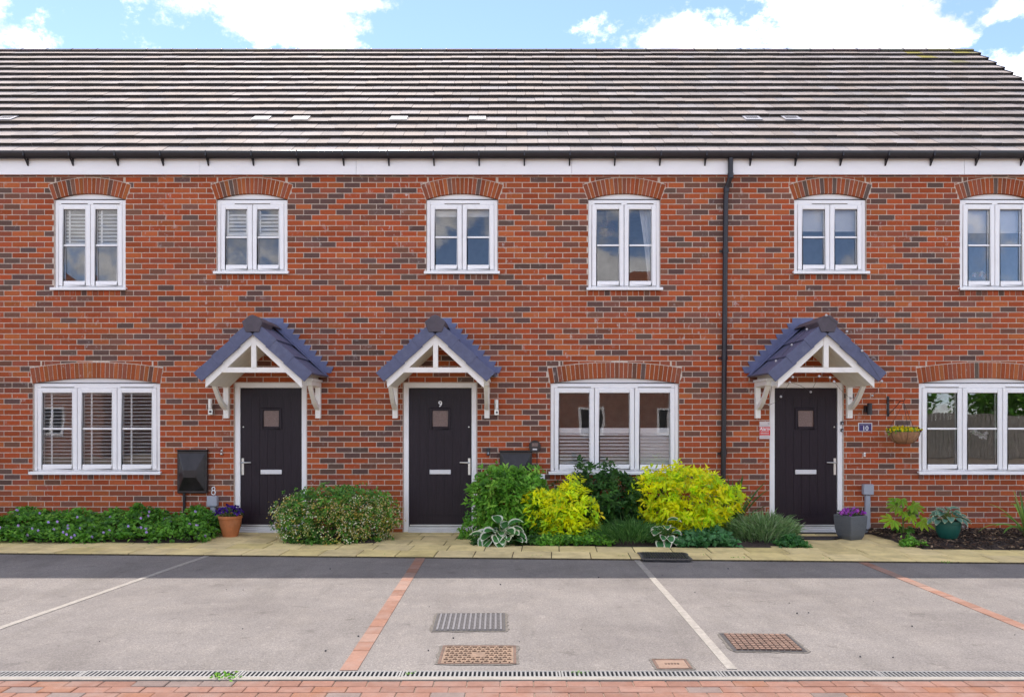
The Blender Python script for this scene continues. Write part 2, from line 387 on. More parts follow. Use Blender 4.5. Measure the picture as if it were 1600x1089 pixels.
def brick_colour(x, z):
    k = mnoise.noise(Vector((x * 0.8, 3.3, z * 1.6))) * 0.5
    r = rnd.random() + k * 0.45
    if r < 0.12:  c = (0.15, 0.085, 0.068)
    elif r < 0.23: c = (0.23, 0.095, 0.062)
    elif r < 0.38: c = (0.34, 0.088, 0.045)
    elif r < 0.84: c = (0.43, 0.088, 0.029)
    else: c = (0.47, 0.118, 0.038)
    v = rnd.uniform(0.70, 1.02)
    return tuple(q * v * rnd.uniform(0.95, 1.05) for q in c)
NVAR = 36
brick_meshes = []
for i in range(NVAR):
    mb = MB(); mb.col = brick_colour(rnd.uniform(-50, 50), rnd.uniform(-50, 50)); mb.box(0, 0.213, 0, 0.06, 0, 0.063)
    brick_meshes.append((mb.mesh('brick', 'brick', colors=True)[0], mb.col))
def nearest_variant(c):
    return min(brick_meshes, key=lambda q: sum((a - b) ** 2 for a, b in zip(q[1], c)))[0]

def lay_bricks(house, wall, x0, x1, ops, singles):
    rest = MB(); full = []
    for k in range(-2, 67):
        zb = ZOFF + COURSE * k + 0.006; zt = zb + 0.063
        if zb > WALL_TOP: continue
        n0 = int(x0 / BL) - 2; off = (k % 2) * BL / 2 + 0.03
        for n in range(n0, int(x1 / BL) + 3):
            a = n * BL + off + 0.006; b = a + 0.213; mid = (a + b) / 2
            if not (x0 <= mid < x1): continue
            col = brick_colour(mid, zb)
            near = [o for o in ops if o.c - o.wo - 0.02 < b and o.c + o.wo + 0.02 > a and o.z0 < zt and (o.zs + o.rise + (o.ring if o.arch else 0) + 0.02) > zb]
            dy = rnd.uniform(-0.0015, 0.002)
            if not near: full.append((a, zb, dy, col)); continue
            xs = sorted(set([a, b] + [a + (b - a) * i / 8 for i in range(9)] + [q for o in near for e in (-1, 1) for q in (o.c + e * (o.w + 0.001), o.c + e * (o.w + 0.0085), o.c + e * (o.wo + 0.0085)) if a < q < b]))
            for part in (0, 1):
                run = []
                def flush():
                    if len(run) > 1 and run[-1][0] - run[0][0] > 0.015 and max(t - l for _, l, t in run) > 0.012:
                        poly = [(x, l) for x, l, t in run] + [(x, t) for x, l, t in reversed(run)]
                        rest.col = col; rest.prism(poly, dy, 0.1)
                    run.clear()
                for x in xs:
                    lo, hi = zb, zt; bb = [o.bounds(x) for o in near]; bb = [q for q in bb if q]
                    bb = [q for q in bb if q[0] < zt and q[1] > zb]
                    if bb:
                        if part == 0: hi = min(zt, min(q[0] for q in bb) - 0.0)
                        else: lo = max(zb, max(q[1] for q in bb))
                    elif part == 1:
                        flush(); continue
                    if hi - lo > 0.004: run.append((x, lo, hi))
                    else: flush()
                flush()
    full.sort(key=lambda q: 1e6 if (q[1] < 0.98 or q[1] > 4.9) else (q[0] + 0.1) ** 2 * 0.8 + (q[1] - CAM_Z) ** 2)
    for i, (a, zb, dy, col) in enumerate(full):
        if i < singles:
            finish(bpy.data.objects.new('brick', nearest_variant(col)), (a + 0.1065, 0.03 + dy, zb + 0.0315), wall)
        else:
            rest.col = col; rest.box(a, a + 0.213, dy, 0.06, zb, zb + 0.063)
    rest.build('brickwork', 'brick', house, colors=True, kind='stuff')

def wall_sheet(house, x0, x1, ops):
    """mortar bed behind the bricks with real openings"""
    mb = MB(); xs = sorted(set([x0, x1] + [q for o in ops for q in (o.x0, o.x1)])); y = 0.0045
    for a, b in zip(xs, xs[1:]):
        m = (a + b) / 2
        cuts = sorted([(o.z0, o.zs + o.rise * (1 if o.arch else 0)) for o in ops if o.x0 < m < o.x1])
        z = -0.3
        for lo, hi in cuts + [(5.2, 5.2)]:
            if lo > z: mb.box(a, b, y, 0.1, z, lo)
            z = max(z, hi)
    for o in ops:
        if not o.arch: continue
        n = 16; a0 = o.al
        for i in range(n):
            q0 = -a0 + 2 * a0 * i / n; q1 = -a0 + 2 * a0 * (i + 1) / n
            P = lambda q, r: (o.c + r * math.sin(q), o.cz + r * math.cos(q))
            mb.prism([P(q0, o.Ri + 0.004), P(q1, o.Ri + 0.004), P(q1, o.Ro), P(q0, o.Ro)], 0.0035, 0.098)
    return mb.build('wall', 'mortar', house)

def arch_bricks(wall, o, n):
    for i in range(n):
        g = 0.0042; q0 = -o.al + 2 * o.al * i / n + g / o.Ri; q1 = -o.al + 2 * o.al * (i + 1) / n - g / o.Ri
        if i == 0: q0 = -o.al
        if i == n - 1: q1 = o.al
        P = lambda q, r: (o.c + r * math.sin(q), o.cz + r * math.cos(q))
        mb = MB(); c = brick_colour(rnd.uniform(-90, 90), 1.0)
        if c[0] < 0.28 and rnd.random() < 0.55: c = (0.36, 0.085, 0.04)
        mb.col = tuple(q * s for q, s in zip(c, (0.9, 1.05, 1.05)))
        d = rnd.uniform(-0.002, 0.001)
        mb.prism([P(q0, o.Ri), P(q1, o.Ri), P(q1, o.Ro - 0.002), P(q0, o.Ro - 0.002)], d, 0.1)
        mb.build('arch_brick', 'brick', wall, colors=True)

def sill_bricks(house, x0, x1, zt):
    mb = MB(); n = round((x1 - x0) / 0.0765)
    for i in range(n):
        a = x0 + (x1 - x0) * i / n
        mb.col = brick_colour(a * 31, 2.0); mb.box(a + 0.005, a + (x1 - x0) / n - 0.005, rnd.uniform(-0.003, 0), 0.1, zt - 0.07, zt - 0.004)
    mb.build('brick_sill', 'brick', house, colors=True, kind='stuff')

FY = 0.028                                   # face of the window frames, just behind the brick face
def window(house, x0, x1, z0, z1, o, ncas, bar=True, vents=(0,), single_vent=False):
    """z0 = top of the white sill, z1 = head of the frame"""
    w = x1 - x0; fr = 0.05
    fm = MB()
    fm.box(x0, x0 + fr, FY, FY + 0.07, z0, z1); fm.box(x1 - fr, x1, FY, FY + 0.07, z0, z1)
    fm.box(x0 + fr, x1 - fr, FY, FY + 0.07, z1 - 0.066, z1); fm.box(x0 + fr, x1 - fr, FY, FY + 0.07, z0, z0 + 0.02)
    win = fm.build('window', 'upvc', house, bevel=0.005)
    # segmental head panel in the arch
    n = 14; top = [(o.c + o.w * (1 - 2 * i / n), o.inner(o.c + o.w * (1 - 2 * i / n)) - 0.002) for i in range(n + 1)]
    mb = MB(); mb.prism([(x0 + 0.004, z1 + 0.012), (x1 - 0.004, z1 + 0.012)] + [(min(max(x, x0 + 0.004), x1 - 0.004), max(z, z1 + 0.013)) for x, z in top], FY + 0.012, FY + 0.06)
    mb.build('arch_panel', 'upvc', win)
    MB().box(x0 + 0.002, x1 - 0.002, FY - 0.004, FY + 0.05, z1 + 0.002, z1 + 0.0115).build('shadow_strip', 'gasket', win)  # dark strip standing in for the shadow line below the arch panel
    # sill
    mb = MB(); mb.prismx([(FY + 0.08, z0 - 0.002), (FY - 0.075, z0 - 0.012), (FY - 0.082, z0 - 0.018), (FY - 0.082, z0 - 0.05), (FY - 0.07, z0 - 0.05), (FY - 0.07, z0 - 0.03), (FY + 0.08, z0 - 0.03)][::-1], x0 - 0.03, x1 + 0.03)
    mb.build('sill', 'upvc', win)
    iw = (w - 2 * fr) / ncas
    for i in range(ncas):
        a = x0 + fr + iw * i + (0.004 if i else 0.002); b = x0 + fr + iw * (i + 1) - (0.004 if i < ncas - 1 else 0.002)
        lo, hi = z0 + 0.022, z1 - 0.068; s = 0.064; y0 = FY - 0.012; y1 = FY + 0.055
        mb = MB(); mb.box(a, a + s, y0, y1, lo, hi); mb.box(b - s, b, y0, y1, lo, hi); mb.box(a + s, b - s, y0, y1, hi - s, hi); mb.box(a + s, b - s, y0, y1, lo, lo + s)
        mb.build('sash', 'upvc', win, bevel=0.007)
        ga, gb, gl, gh = a + s, b - s, lo + s, hi - s
        mb = MB(); t = 0.005; yg = y0 + 0.016
        mb.box(ga, ga + t, yg, yg + 0.004, gl, gh); mb.box(gb - t, gb, yg, yg + 0.004, gl, gh); mb.box(ga + t, gb - t, yg, yg + 0.004, gh - t, gh); mb.box(ga + t, gb - t, yg, yg + 0.004, gl, gl + t)
        mb.build('gasket', 'gasket', win)
        MB().box(ga, gb, y0 + 0.022, y0 + 0.046, gl, gh).build('pane', 'glass', win)
        if bar:
            zc = (gl + gh) / 2
            MB().box(ga + 0.001, gb - 0.001, y0 + 0.0145, y0 + 0.0215, zc - 0.0125, zc + 0.0125).build('glazing_bar', 'upvc', win, bevel=0.003)
    if single_vent:
        MB().box(o.c - 0.25, o.c + 0.25, FY - 0.010, FY - 0.001, z1 - 0.052, z1 - 0.034).build('trickle_vent', 'upvc', win, bevel=0.003)
        MB().box(o.c - 0.245, o.c + 0.245, FY - 0.006, FY - 0.001, z1 - 0.058, z1 - 0.0525).build('vent_slot', 'gasket', win)
    else:
        for i in vents:
            c = x0 + fr + iw * (i + 0.5); h = iw * 0.42
            MB().box(c - h, c + h, FY - 0.012, FY - 0.001, z1 - 0.05, z1 - 0.03).build('trickle_vent', 'upvc', win, bevel=0.003)
            MB().box(c - h + 0.005, c + h - 0.005, FY - 0.007, FY - 0.001, z1 - 0.057, z1 - 0.0505).build('vent_slot', 'gasket', win)
    return win

def door(house, x0, x1, z1, hinge_right, number=None):
    fm = MB(); f = 0.07; y = 0.02; zt = 0.075
    fm.box(x0, x0 + f, y, y + 0.08, 0.0, z1); fm.box(x1 - f, x1, y, y + 0.08, 0.0, z1); fm.box(x0 + f, x1 - f, y, y + 0.08, z1 - f, z1)
    d = fm.build('door', 'upvc', house, bevel=0.005)
    a, b, lo, hi = x0 + f + 0.004, x1 - f - 0.004, zt + 0.004, z1 - f - 0.004; c = (a + b) / 2; yl = y + 0.022
    gz0, gz1 = 1.58 + 0.015 - 0.115, 1.58 + 0.015 + 0.115
    gz0, gz1 = wz(666.5), wz(641.5); gw = (gz1 - gz0) / 2
    mb = MB(); st = 0.15
    # slab around the glazed light, then raised border and planks
    for (p, q, r, s_) in ((a, c - gw, lo, hi), (c + gw, b, lo, hi), (c - gw, c + gw, lo, gz0), (c - gw, c + gw, gz1, hi)):
        mb.box(p, q, yl + 0.006, yl + 0.045, r, s_)
    mb.box(a, a + st, yl, yl + 0.006, lo, hi); mb.box(b - st, b, yl, yl + 0.006, lo, hi)
    mb.box(a + st, b - st, yl, yl + 0.006, lo, lo + 0.15); mb.box(a + st, b - st, yl, yl + 0.006, hi - 0.13, hi)
    n = 5; pw = (b - a - 2 * st) / n
    for i in range(n):
        p, q = a + st + pw * i + 0.0018, a + st + pw * (i + 1) - 0.0018
        r0 = lo + 0.156; r1 = hi - 0.136
        if q > c - gw - 0.03 and p < c + gw + 0.03:
            mb.box(p, q, yl + 0.001, yl + 0.006, r0, gz0 - 0.045); mb.box(p, q, yl + 0.001, yl + 0.006, gz1 + 0.045, r1)
        else: mb.box(p, q, yl + 0.001, yl + 0.006, r0, r1)
    mb.build('leaf', 'door', d)
    t = 0.035; mb = MB(); yf = yl - 0.012
    mb.box(c - gw - t, c - gw, yf, yl + 0.006, gz0 - t, gz1 + t); mb.box(c + gw, c + gw + t, yf, yl + 0.006, gz0 - t, gz1 + t)
    mb.box(c - gw, c + gw, yf, yl + 0.006, gz1, gz1 + t); mb.box(c - gw, c + gw, yf, yl + 0.006, gz0 - t, gz0)
    mb.build('light_frame', 'door', d, bevel=0.005)
    MB().box(c - gw + 0.001, c + gw - 0.001, yl + 0.004, yl + 0.02, gz0 + 0.001, gz1 - 0.001).build('pane', 'doorglass', d)
    z = wz(737.5)
    MB().box(c - 0.148, c + 0.148, yl - 0.014, yl, z - 0.032, z + 0.032).build('letter_plate', 'alu_white', d, bevel=0.006)
    hx = (a + 0.03) if hinge_right else (b - 0.03); s = 1 if hinge_right else -1; z = wz(729)
    mb = MB(); mb.box(hx - 0.016, hx + 0.016, yl - 0.01, yl, z - 0.115, z + 0.115)
    mb.tube([(hx, yl - 0.005, z + 0.055), (hx, yl - 0.05, z + 0.055), (hx + s * 0.02, yl - 0.058, z + 0.055), (hx + s * 0.13, yl - 0.056, z + 0.058)], [0.011, 0.011, 0.011, 0.008], 8)
    mb.build('handle', 'steel', d, bevel=0)
    mb = MB(); mb.lathe([(0.012, 0), (0.012, 0.006), (0.008, 0.01)], (0, 0, 0), 10)
    mb.v = [(hx + s * 0.006 + q[0], yl - q[2], wz(667) + q[1]) for q in mb.v]; mb.build('spyhole', 'steel', d)
    mb = MB(); mb.box(x0 + f, x1 - f, -0.035, 0.1, 0.0, 0.028); mb.box(x0 + f, x1 - f, 0.0, 0.1, 0.028, 0.05); mb.box(x0 + f, x1 - f, 0.022, 0.1, 0.05, zt)
    mb.build('threshold', 'alu', d, bevel=0.004)
    MB().box(a + 0.01, b - 0.01, yl - 0.012, yl, lo + 0.006, lo + 0.026).build('weather_bar', 'alu', d)
    if number:
        text_mb(number, 0.115, c + 0.0, yl - 0.005, wz(631.5), 0.008, 0.002).build('number', 'white', d)
    return d
M['ventplastic'] = plain('vent_plastic', (0.31, 0.31, 0.34), 0.6)
M['alu_white'] = plain('brushed_plate', (0.72, 0.72, 0.73), 0.4, 0.2, vary=0.03)
M['doorglass'] = plain('obscure_glass', (0.20, 0.13, 0.11), 0.12, vary=0.2, scale=60, bmp=0.5, bscale=90)

def canopy(house, xc):
    """tiled gable canopy on gallows brackets over a door"""
    yf = -0.84; T = math.tan(R(43.0)); ca, sa = math.cos(R(43.0)), math.sin(R(43.0)); zr = 2.862   # zr = tile line at the ridge
    line = lambda x, n: zr - abs(x) * T + n / ca
    def rafter(mb, n0, n1, x0, x1, y0, y1, s):     # band parallel to the slope, n = perpendicular offset from the tile top
        P = [(s * x0, line(x0, n0)), (s * x1, line(x1, n0)), (s * x1, line(x1, n1)), (s * x0, line(x0, n1))]
        P = [(xc + p, z) for p, z in P]
        if s < 0: P = P[::-1]
        mb.prism(P, y0, y1)
    mb = MB()
    for s in (-1, 1):
        rafter(mb, -0.225, -0.03, 0.0005, 0.62, yf + 0.025, yf + 0.065, s)
    mb.m = 0
    zt = 2.205; hw = 0.47
    mb.box(xc - hw, xc + hw, yf + 0.028, yf + 0.062, zt - 0.033, zt + 0.033)
    mb.box(xc - 0.031, xc + 0.031, yf + 0.020, yf + 0.062, zt + 0.033, zr - 0.24)
    can = mb.build('porch_canopy', 'cream', house)
    mb = MB()
    for s in (-1, 1): rafter(mb, -0.205, -0.155, 0.001, 0.615, yf + 0.07, -0.004, s)
    mb.build('soffit', 'cream', can)
    for s in (-1, 1):                               # eaves fascia in three steps
        mb = MB()
        for i, (e, h0, h1) in enumerate(((0.60, -0.02, 0.03), (0.63, 0.03, 0.065), (0.655, 0.065, 0.1))):
            q = sorted((xc + s * (e - 0.05), xc + s * e)); mb.box(q[0], q[1], yf + 0.09, -0.003, 2.075 + h0 + 0.02, 2.075 + h1 + 0.02)
        mb.build('eaves_moulding', 'cream', can)
    nr = 3; tl = 0.315
    for s in (-1, 1):
        for k in range(nr):
            x_lo = 0.755 - k * 0.228; x_hi = max(0.03, x_lo - 0.262)
            # cloaked verge tile: face on the gable plus a top lap
            mb = MB()
            n1 = 0.012; n0 = -0.142
            P = [(x_lo - 0.012, n0 + 0.0), (x_lo, n1), (x_hi, n1 - 0.016), (x_hi, n0 + 0.0)]
            # the tail end of the tile is cut square to the slope
            q = []
            for xx, nn in ((x_lo, n1), (x_hi, n1 - 0.016), (x_hi, n0 - 0.012), (x_lo, n0)):
                # move along the normal properly
                bx, bz = xx, zr - xx * T
                q.append((xc + s * (bx + nn * sa), bz + nn * ca))
            if s > 0: q = [q[1], q[2], q[3], q[0]][::-1]
            mb.prism(q if s < 0 else q, yf - 0.004 * k - 0.012, yf + 0.014 - 0.004 * k)
            mb.build('verge_tile', 'canopy_tile', can, bevel=0.003)
            cols = 3; cw = (0.84 - 0.02) / cols
            for j in range(cols):
                mb = MB(); y0 = yf + 0.018 + j * cw; y1 = y0 + cw - 0.005
                q = []
                for xx, nn in ((x_lo, 0.012), (x_hi, -0.012), (x_hi, -0.036), (x_lo, -0.012)):
                    q.append((xc + s * (xx + nn * sa), zr - xx * T + nn * ca))
                if s > 0: q = q[::-1]
                mb.prism(q, y0, min(y1, -0.002)); mb.build('roof_tile', 'canopy_tile', can)
    for j in range(2):                              # angular ridge tiles with a closed end at the front
        y0 = yf - 0.035 + j * 0.42; y1 = y0 + 0.44 if j == 0 else -0.002
        g = 0.0 if j == 0 else -0.007
        P = [(-0.085, zr - 0.175), (0.085, zr - 0.175), (0.135 + g, zr - 0.045), (0.045, zr + 0.028 + g), (0, zr + 0.046 + g), (-0.045, zr + 0.028 + g), (-0.135 - g, zr - 0.045)]
        if j: P = P[2:]
        MB().prism([(xc + p, z) for p, z in P], y0, y1).build('ridge_tile', 'ridge_tile', can, bevel=0.006)
    for s in (-1, 1):                               # stepped lead flashing against the brickwork
        mb = MB(); z = 2.975
        for i in range(10):
            tip = 0.145 + i * 0.0775; zt_ = z - i * 0.075; yb = -0.010 - 0.0006 * i
            inn = max(0.0, tip - 0.22)
            P = [(s * inn, zt_), (s * inn, zt_ - 0.088), (s * (tip - 0.035), zt_ - 0.088), (s * (tip - 0.005 if i == 0 else tip), zt_)]
            if i == 0: P = [(s * 0.0, zt_), (0.0, zt_ - 0.09), (s * tip, zt_ - 0.09), (s * tip, zt_)]
            P = [(xc + p, q) for p, q in P]
            mb.prism(P if s > 0 else P[::-1], yb, -0.002)
        # the lead turned down over the tiles
        q = []
        for xx, nn in ((0.76, 0.026), (0.04, 0.026), (0.04, 0.015), (0.76, 0.015)):
            q.append((xc + s * (xx + nn * sa), zr - xx * T + nn * ca))
        if s > 0: q = q[::-1]
        mb.prism(q, -0.13, -0.012)
        mb.build('lead_flashing', 'lead', can)
    for s in (-1, 1):                               # gallows brackets
        bx = xc + s * 0.635; hw = 0.035; mb = MB()
        mb.box(bx - hw, bx + hw, -0.06, -0.001, 1.585, 2.075)
        mb.box(bx - hw - 0.002, bx + hw + 0.002, -0.53, -0.062, 2.02, 2.078)
        mb.box(bx - hw - 0.018, bx + hw + 0.018, -0.55, -0.003, 2.079, 2.112)
        out_, in_ = [], []
        for i in range(9):
            t = i / 8.0; y = -0.058 - 0.44 * t; zz = 1.70 + 0.32 * (t ** 1.7)
            out_.append((y, zz)); in_.append((y + 0.0, zz + 0.065 - 0.0 * t))
        for i in range(8):
            mb.prismx([out_[i + 1], out_[i], in_[i], in_[i + 1]], bx - hw + 0.008, bx + hw - 0.008)
        for zz in (1.615, 1.665): mb.box(bx - 0.006, bx + 0.006, -0.064, -0.06, zz - 0.006, zz + 0.006)
        mb.build('bracket', 'cream', can)
    return can

# ---- roof tile meshes shared by all houses
def tile_colour():
    v = rnd.uniform(0.80, 1.12); w = rnd.uniform(-0.014, 0.014)
    return ((0.285 + w) * v, 0.25 * v, (0.235 - w) * v)
tile_meshes = []
for i in range(26):
    mb = MB(); mb.col = tile_colour()
    if i >= 22: mb.col = (0.27, 0.235, 0.05) if i % 2 else (0.21, 0.19, 0.10)
    w, L = 0.2905, GAUGE + 0.07
    x0 = -w / 2; vs = [(x0, 0, 0), (-x0, 0, 0), (-x0, L, 0), (x0, L, 0), (x0, 0, TT), (-x0, 0, TT), (-x0, L, TT), (x0, L, TT)]
    mb.add(vs, [(0, 3, 2, 1), (4, 5, 6, 7), (1, 2, 6, 5), (2, 3, 7, 6), (3, 0, 4, 7)]); mb.m = 1; mb.add(vs, [(0, 1, 5, 4)])  # unweathered butt end, coloured near black to deepen the shaded bands between rows
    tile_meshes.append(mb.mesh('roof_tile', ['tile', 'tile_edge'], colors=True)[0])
DELTA = math.atan(TT / GAUGE); TL = GAUGE + 0.07
VENTS = (-7.66, -3.83, -3.18, -1.64, -0.386, 3.66, 4.27)

def roof(house, x0, x1, last=False):
    xe = RIDGE_X if last else x1
    mb = MB(); a = slope(0.10, -0.035); b = slope(NROW * GAUGE + 0.02, -0.035); c = slope(NROW * GAUGE + 0.02, -0.075); d = slope(0.10, -0.075)
    mb.prismx([a, d, c, b], x0, xe - (0.03 if last else 0))
    yb = 2 * RIDGE_Y - EAVE_Y
    mb.prismx([(RIDGE_Y + 0.005, RIDGE_Z + 0.02), (RIDGE_Y + 0.005, RIDGE_Z - 0.06), (yb, EAVE_Z - 0.06), (yb, EAVE_Z + 0.02)], x0, xe)
    rf = mb.build('roof', 'tile_edge', house)
    cy, cz = math.cos(PHI - DELTA), math.sin(PHI - DELTA)
    for k in range(NROW):
        y, z = slope(k * GAUGE, TT)
        n0 = int(x0 / 0.295) - 2
        for n in range(n0, int(xe / 0.295) + 3):
            xm = (n + 0.5 * (k % 2)) * 0.295 + 0.07
            if not (x0 <= xm < (xe + 0.2 if last else x1)): continue
            vent = (k == 4 and min(abs(xm - v) for v in VENTS) < 0.1475)
            yel = last and k >= 14 and xm > 8.1 - rnd.random() * (1.2 if k > 14 else 0.5) and rnd.random() < 0.7
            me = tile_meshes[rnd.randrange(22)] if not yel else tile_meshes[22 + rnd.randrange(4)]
            name = 'roof_tile'
            wscale = 1.0
            if last and xm + 0.1475 > xe:            # tiles trimmed at the verge
                lft = xm - 0.1475; wscale = (xe - lft) / 0.295
                if wscale < 0.08: continue
                xm = (lft + xe) / 2
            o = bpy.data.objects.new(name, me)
            cc_ = (xm, y + cy * TL / 2 - cz * TT / 2, z + cz * TL / 2 + cy * TT / 2)
            finish(o, (cc_[0], cc_[1], cc_[2] + rnd.uniform(-0.002, 0.003) + (0.004 if k else 0.0) * mnoise.noise(Vector((xm * 0.7, k * 0.35, 2.2)))), rf)
            o.rotation_euler = (PHI - DELTA + rnd.uniform(-0.004, 0.004), rnd.uniform(-0.004, 0.004), rnd.uniform(-0.003, 0.003))
            o.scale.x = wscale
            if vent:
                q = slope(k * GAUGE + 0.04, TT * 2.05); q2 = slope(k * GAUGE + 0.29, TT * 1.32)
                v = MB(); v.prismx([(q[0], q[1]), (q2[0], q2[1]), (q2[0] - 0.006 * SP, q2[1] + 0.006 * CP), (q[0] - 0.006 * SP, q[1] + 0.006 * CP)][::-1], xm - 0.125, xm + 0.125)
                vo = v.build('tile_vent', 'ventplastic', rf)
                for j in range(3):
                    qa = slope(k * GAUGE + 0.12 + j * 0.045, 0.0); 
                    f = (0.08 + j * 0.045) / 0.25; nn = TT * 2.05 + (TT * 1.32 - TT * 2.05) * f + 0.0085
                    qa = slope(k * GAUGE + 0.12 + j * 0.045, nn); qb = slope(k * GAUGE + 0.145 + j * 0.045, nn - 0.002)
                    for jx in range(6):
                        xa = xm - 0.09 + jx * 0.03
                        v = MB() if (j == 0 and jx == 0) else v
                        v.add([(xa, qa[0], qa[1]), (xa + 0.022, qa[0], qa[1]), (xa + 0.022, qb[0], qb[1]), (xa, qb[0], qb[1])], [(0, 1, 2, 3)])
                v.build('vent_grille', 'iron', rf, kind='stuff')
    # ridge tiles
    n = int(round((xe - x0) / 0.45)); L = (xe - x0) / n
    for i in range(n):
        mb = MB(); P = []
        for j in range(9):
            q = math.pi * (0.06 + 0.88 * j / 8); P.append((RIDGE_Y + 0.125 * math.cos(q), RIDGE_Z - 0.01 + 0.085 * math.sin(q)))
        mb.col = tuple(q * rnd.uniform(0.6, 0.85) for q in (0.2, 0.18, 0.17))
        if last and i > n - 3: mb.col = (0.17, 0.16, 0.08)
        mb.prismx(P, x0 + i * L + 0.003, x0 + (i + 1) * L - 0.003); mb.build('ridge_tile', 'tile', rf, colors=True)
        MB().prismx([(p[0], p[1] + 0.006) for p in P], x0 + (i + 1) * L - 0.02, x0 + (i + 1) * L + 0.002).build('ridge_clip', 'iron', rf) if i < n - 1 else None
    if last:                                        # dry verge caps stepping up the gable
        for k in range(NROW):
            p0 = slope(k * GAUGE - 0.012, TT - 0.05); p1 = slope((k + 1) * GAUGE + 0.01, -0.05); p2 = slope((k + 1) * GAUGE + 0.01, TT + 0.012); p3 = slope(k * GAUGE - 0.012, 2 * TT + 0.012)
            MB().prismx([p0, p1, p2, p3][::-1], xe - 0.004, xe + 0.022).build('verge_cap', 'black', rf)

def eaves(house, x0, x1):
    xm_ = x0 + (x1 - x0) * 0.58
    for a_, b_, d_ in ((x0, xm_, 0.0), (xm_, x1, 0.002)): MB().box(a_ + 0.002, b_ - 0.002, -0.075 - d_, -0.045, 4.945, 5.185).build('fascia', 'fascia', house)
    MB().box(x0, x1, -0.0445, 0.12, 4.96, 4.975).build('soffit', 'cream', house)
    mb = MB(); P = []; cy_, cz_, r = -0.132, 5.234, 0.058
    for j in range(11):
        q = math.pi * (1 + j / 10.0); P.append((cy_ + r * math.cos(q), cz_ + 1.6 * r * math.sin(q)))
    P += [(p[0] * 1.0 + (cy_ - p[0]) * 0.08, p[1] + 0.004) for p in P[::-1]]
    mb.prismx(P, x0, x1); g = mb.build('gutter', 'black', house, smooth=False)
    x = math.ceil((x0 - 0.17) / 0.622) * 0.622 + 0.17
    while x < x1:
        mb = MB(); mb.prismx([(-0.194, 5.236), (-0.194, 5.165), (-0.13, 5.118), (-0.082, 5.06), (-0.076, 5.06), (-0.076, 5.20), (-0.10, 5.14), (-0.13, 5.125), (-0.191, 5.17), (-0.191, 5.236)], x - 0.009, x + 0.009)
        mb.build('gutter_bracket', 'black', g); x += 0.622

def shell(house, x0, x1, gable=False):
    mb = MB(); yb = 2 * RIDGE_Y - EAVE_Y - 0.1
    mb.box(x0 + 0.004, x0 + 0.1, 0.12, yb, -0.3, 5.15); mb.box(x1 - 0.1, x1 - 0.004, 0.12, yb, -0.3, 5.15)
    mb.box(x0 + 0.1, x1 - 0.1, yb - 0.1, yb, -0.3, 5.15)
    mb.box(x0 + 0.1, x1 - 0.1, 0.11, yb - 0.1, -0.2, -0.02); mb.box(x0 + 0.1, x1 - 0.1, 0.11, yb - 0.1, 2.45, 2.7); mb.box(x0 + 0.1, x1 - 0.1, 0.11, yb - 0.1, 4.99, 5.1)
    mb.box(x0 + 0.1, x1 - 0.1, 3.9, 4.0, -0.02, 2.45); mb.box(x0 + 0.1, x1 - 0.1, 3.9, 4.0, 2.7, 4.99)
    mb.build('interior', 'plaster', house)
    if gable:
        MB().prismx([(0.01, -0.3), (yb, -0.3), (yb, 5.2), (RIDGE_Y, RIDGE_Z - 0.09), (0.01, 5.2)], x1 - 0.002, x1 + 0.012).build('gable_wall', 'far_brick', house)

def upper(x0, x1, ysill):  return dict(x0=wx(x0), x1=wx(x1), z0=wz(ysill) + 0.045, zs=wz(312), rise=0.092)
houses = [
    dict(x0=-12.41, x1=-7.28, label='red brick terraced house cut off by the left edge, mostly showing its roof', ups=[(-495, -383, 454, 'two'), (-240, -128, 429, 'one')], low=(-530, -330), door=(-280, -166), can=-8.87, sing=0, hr=False),
    dict(x0=-7.28, x1=-2.15, label='red brick terraced house on the left with an 8 beside its dark door', ups=[(84, 196, 454, 'two'), (338, 449, 428.5, 'one')], low=(51, 250), door=(366, 479), can=-3.318, sing=300, hr=True),
    dict(x0=-2.15, x1=2.978, label='middle red brick terraced house with a white 9 on its dark door', ups=[(666, 778, 430, 'one'), (919, 1032, 454.5, 'two')], low=(860, 1061), door=(630, 745), can=-0.982, sing=300, hr=False),
    dict(x0=2.978, x1=8.52, label='red brick end of terrace house on the right with string lights on its door canopy', ups=[(1241, 1354, 430.5, 'one'), (1500, 1612, 455.5, 'two')], low=(1436, 1637), door=(1203, 1318), can=4.035, sing=300, hr=False),
]
HOUSE = []
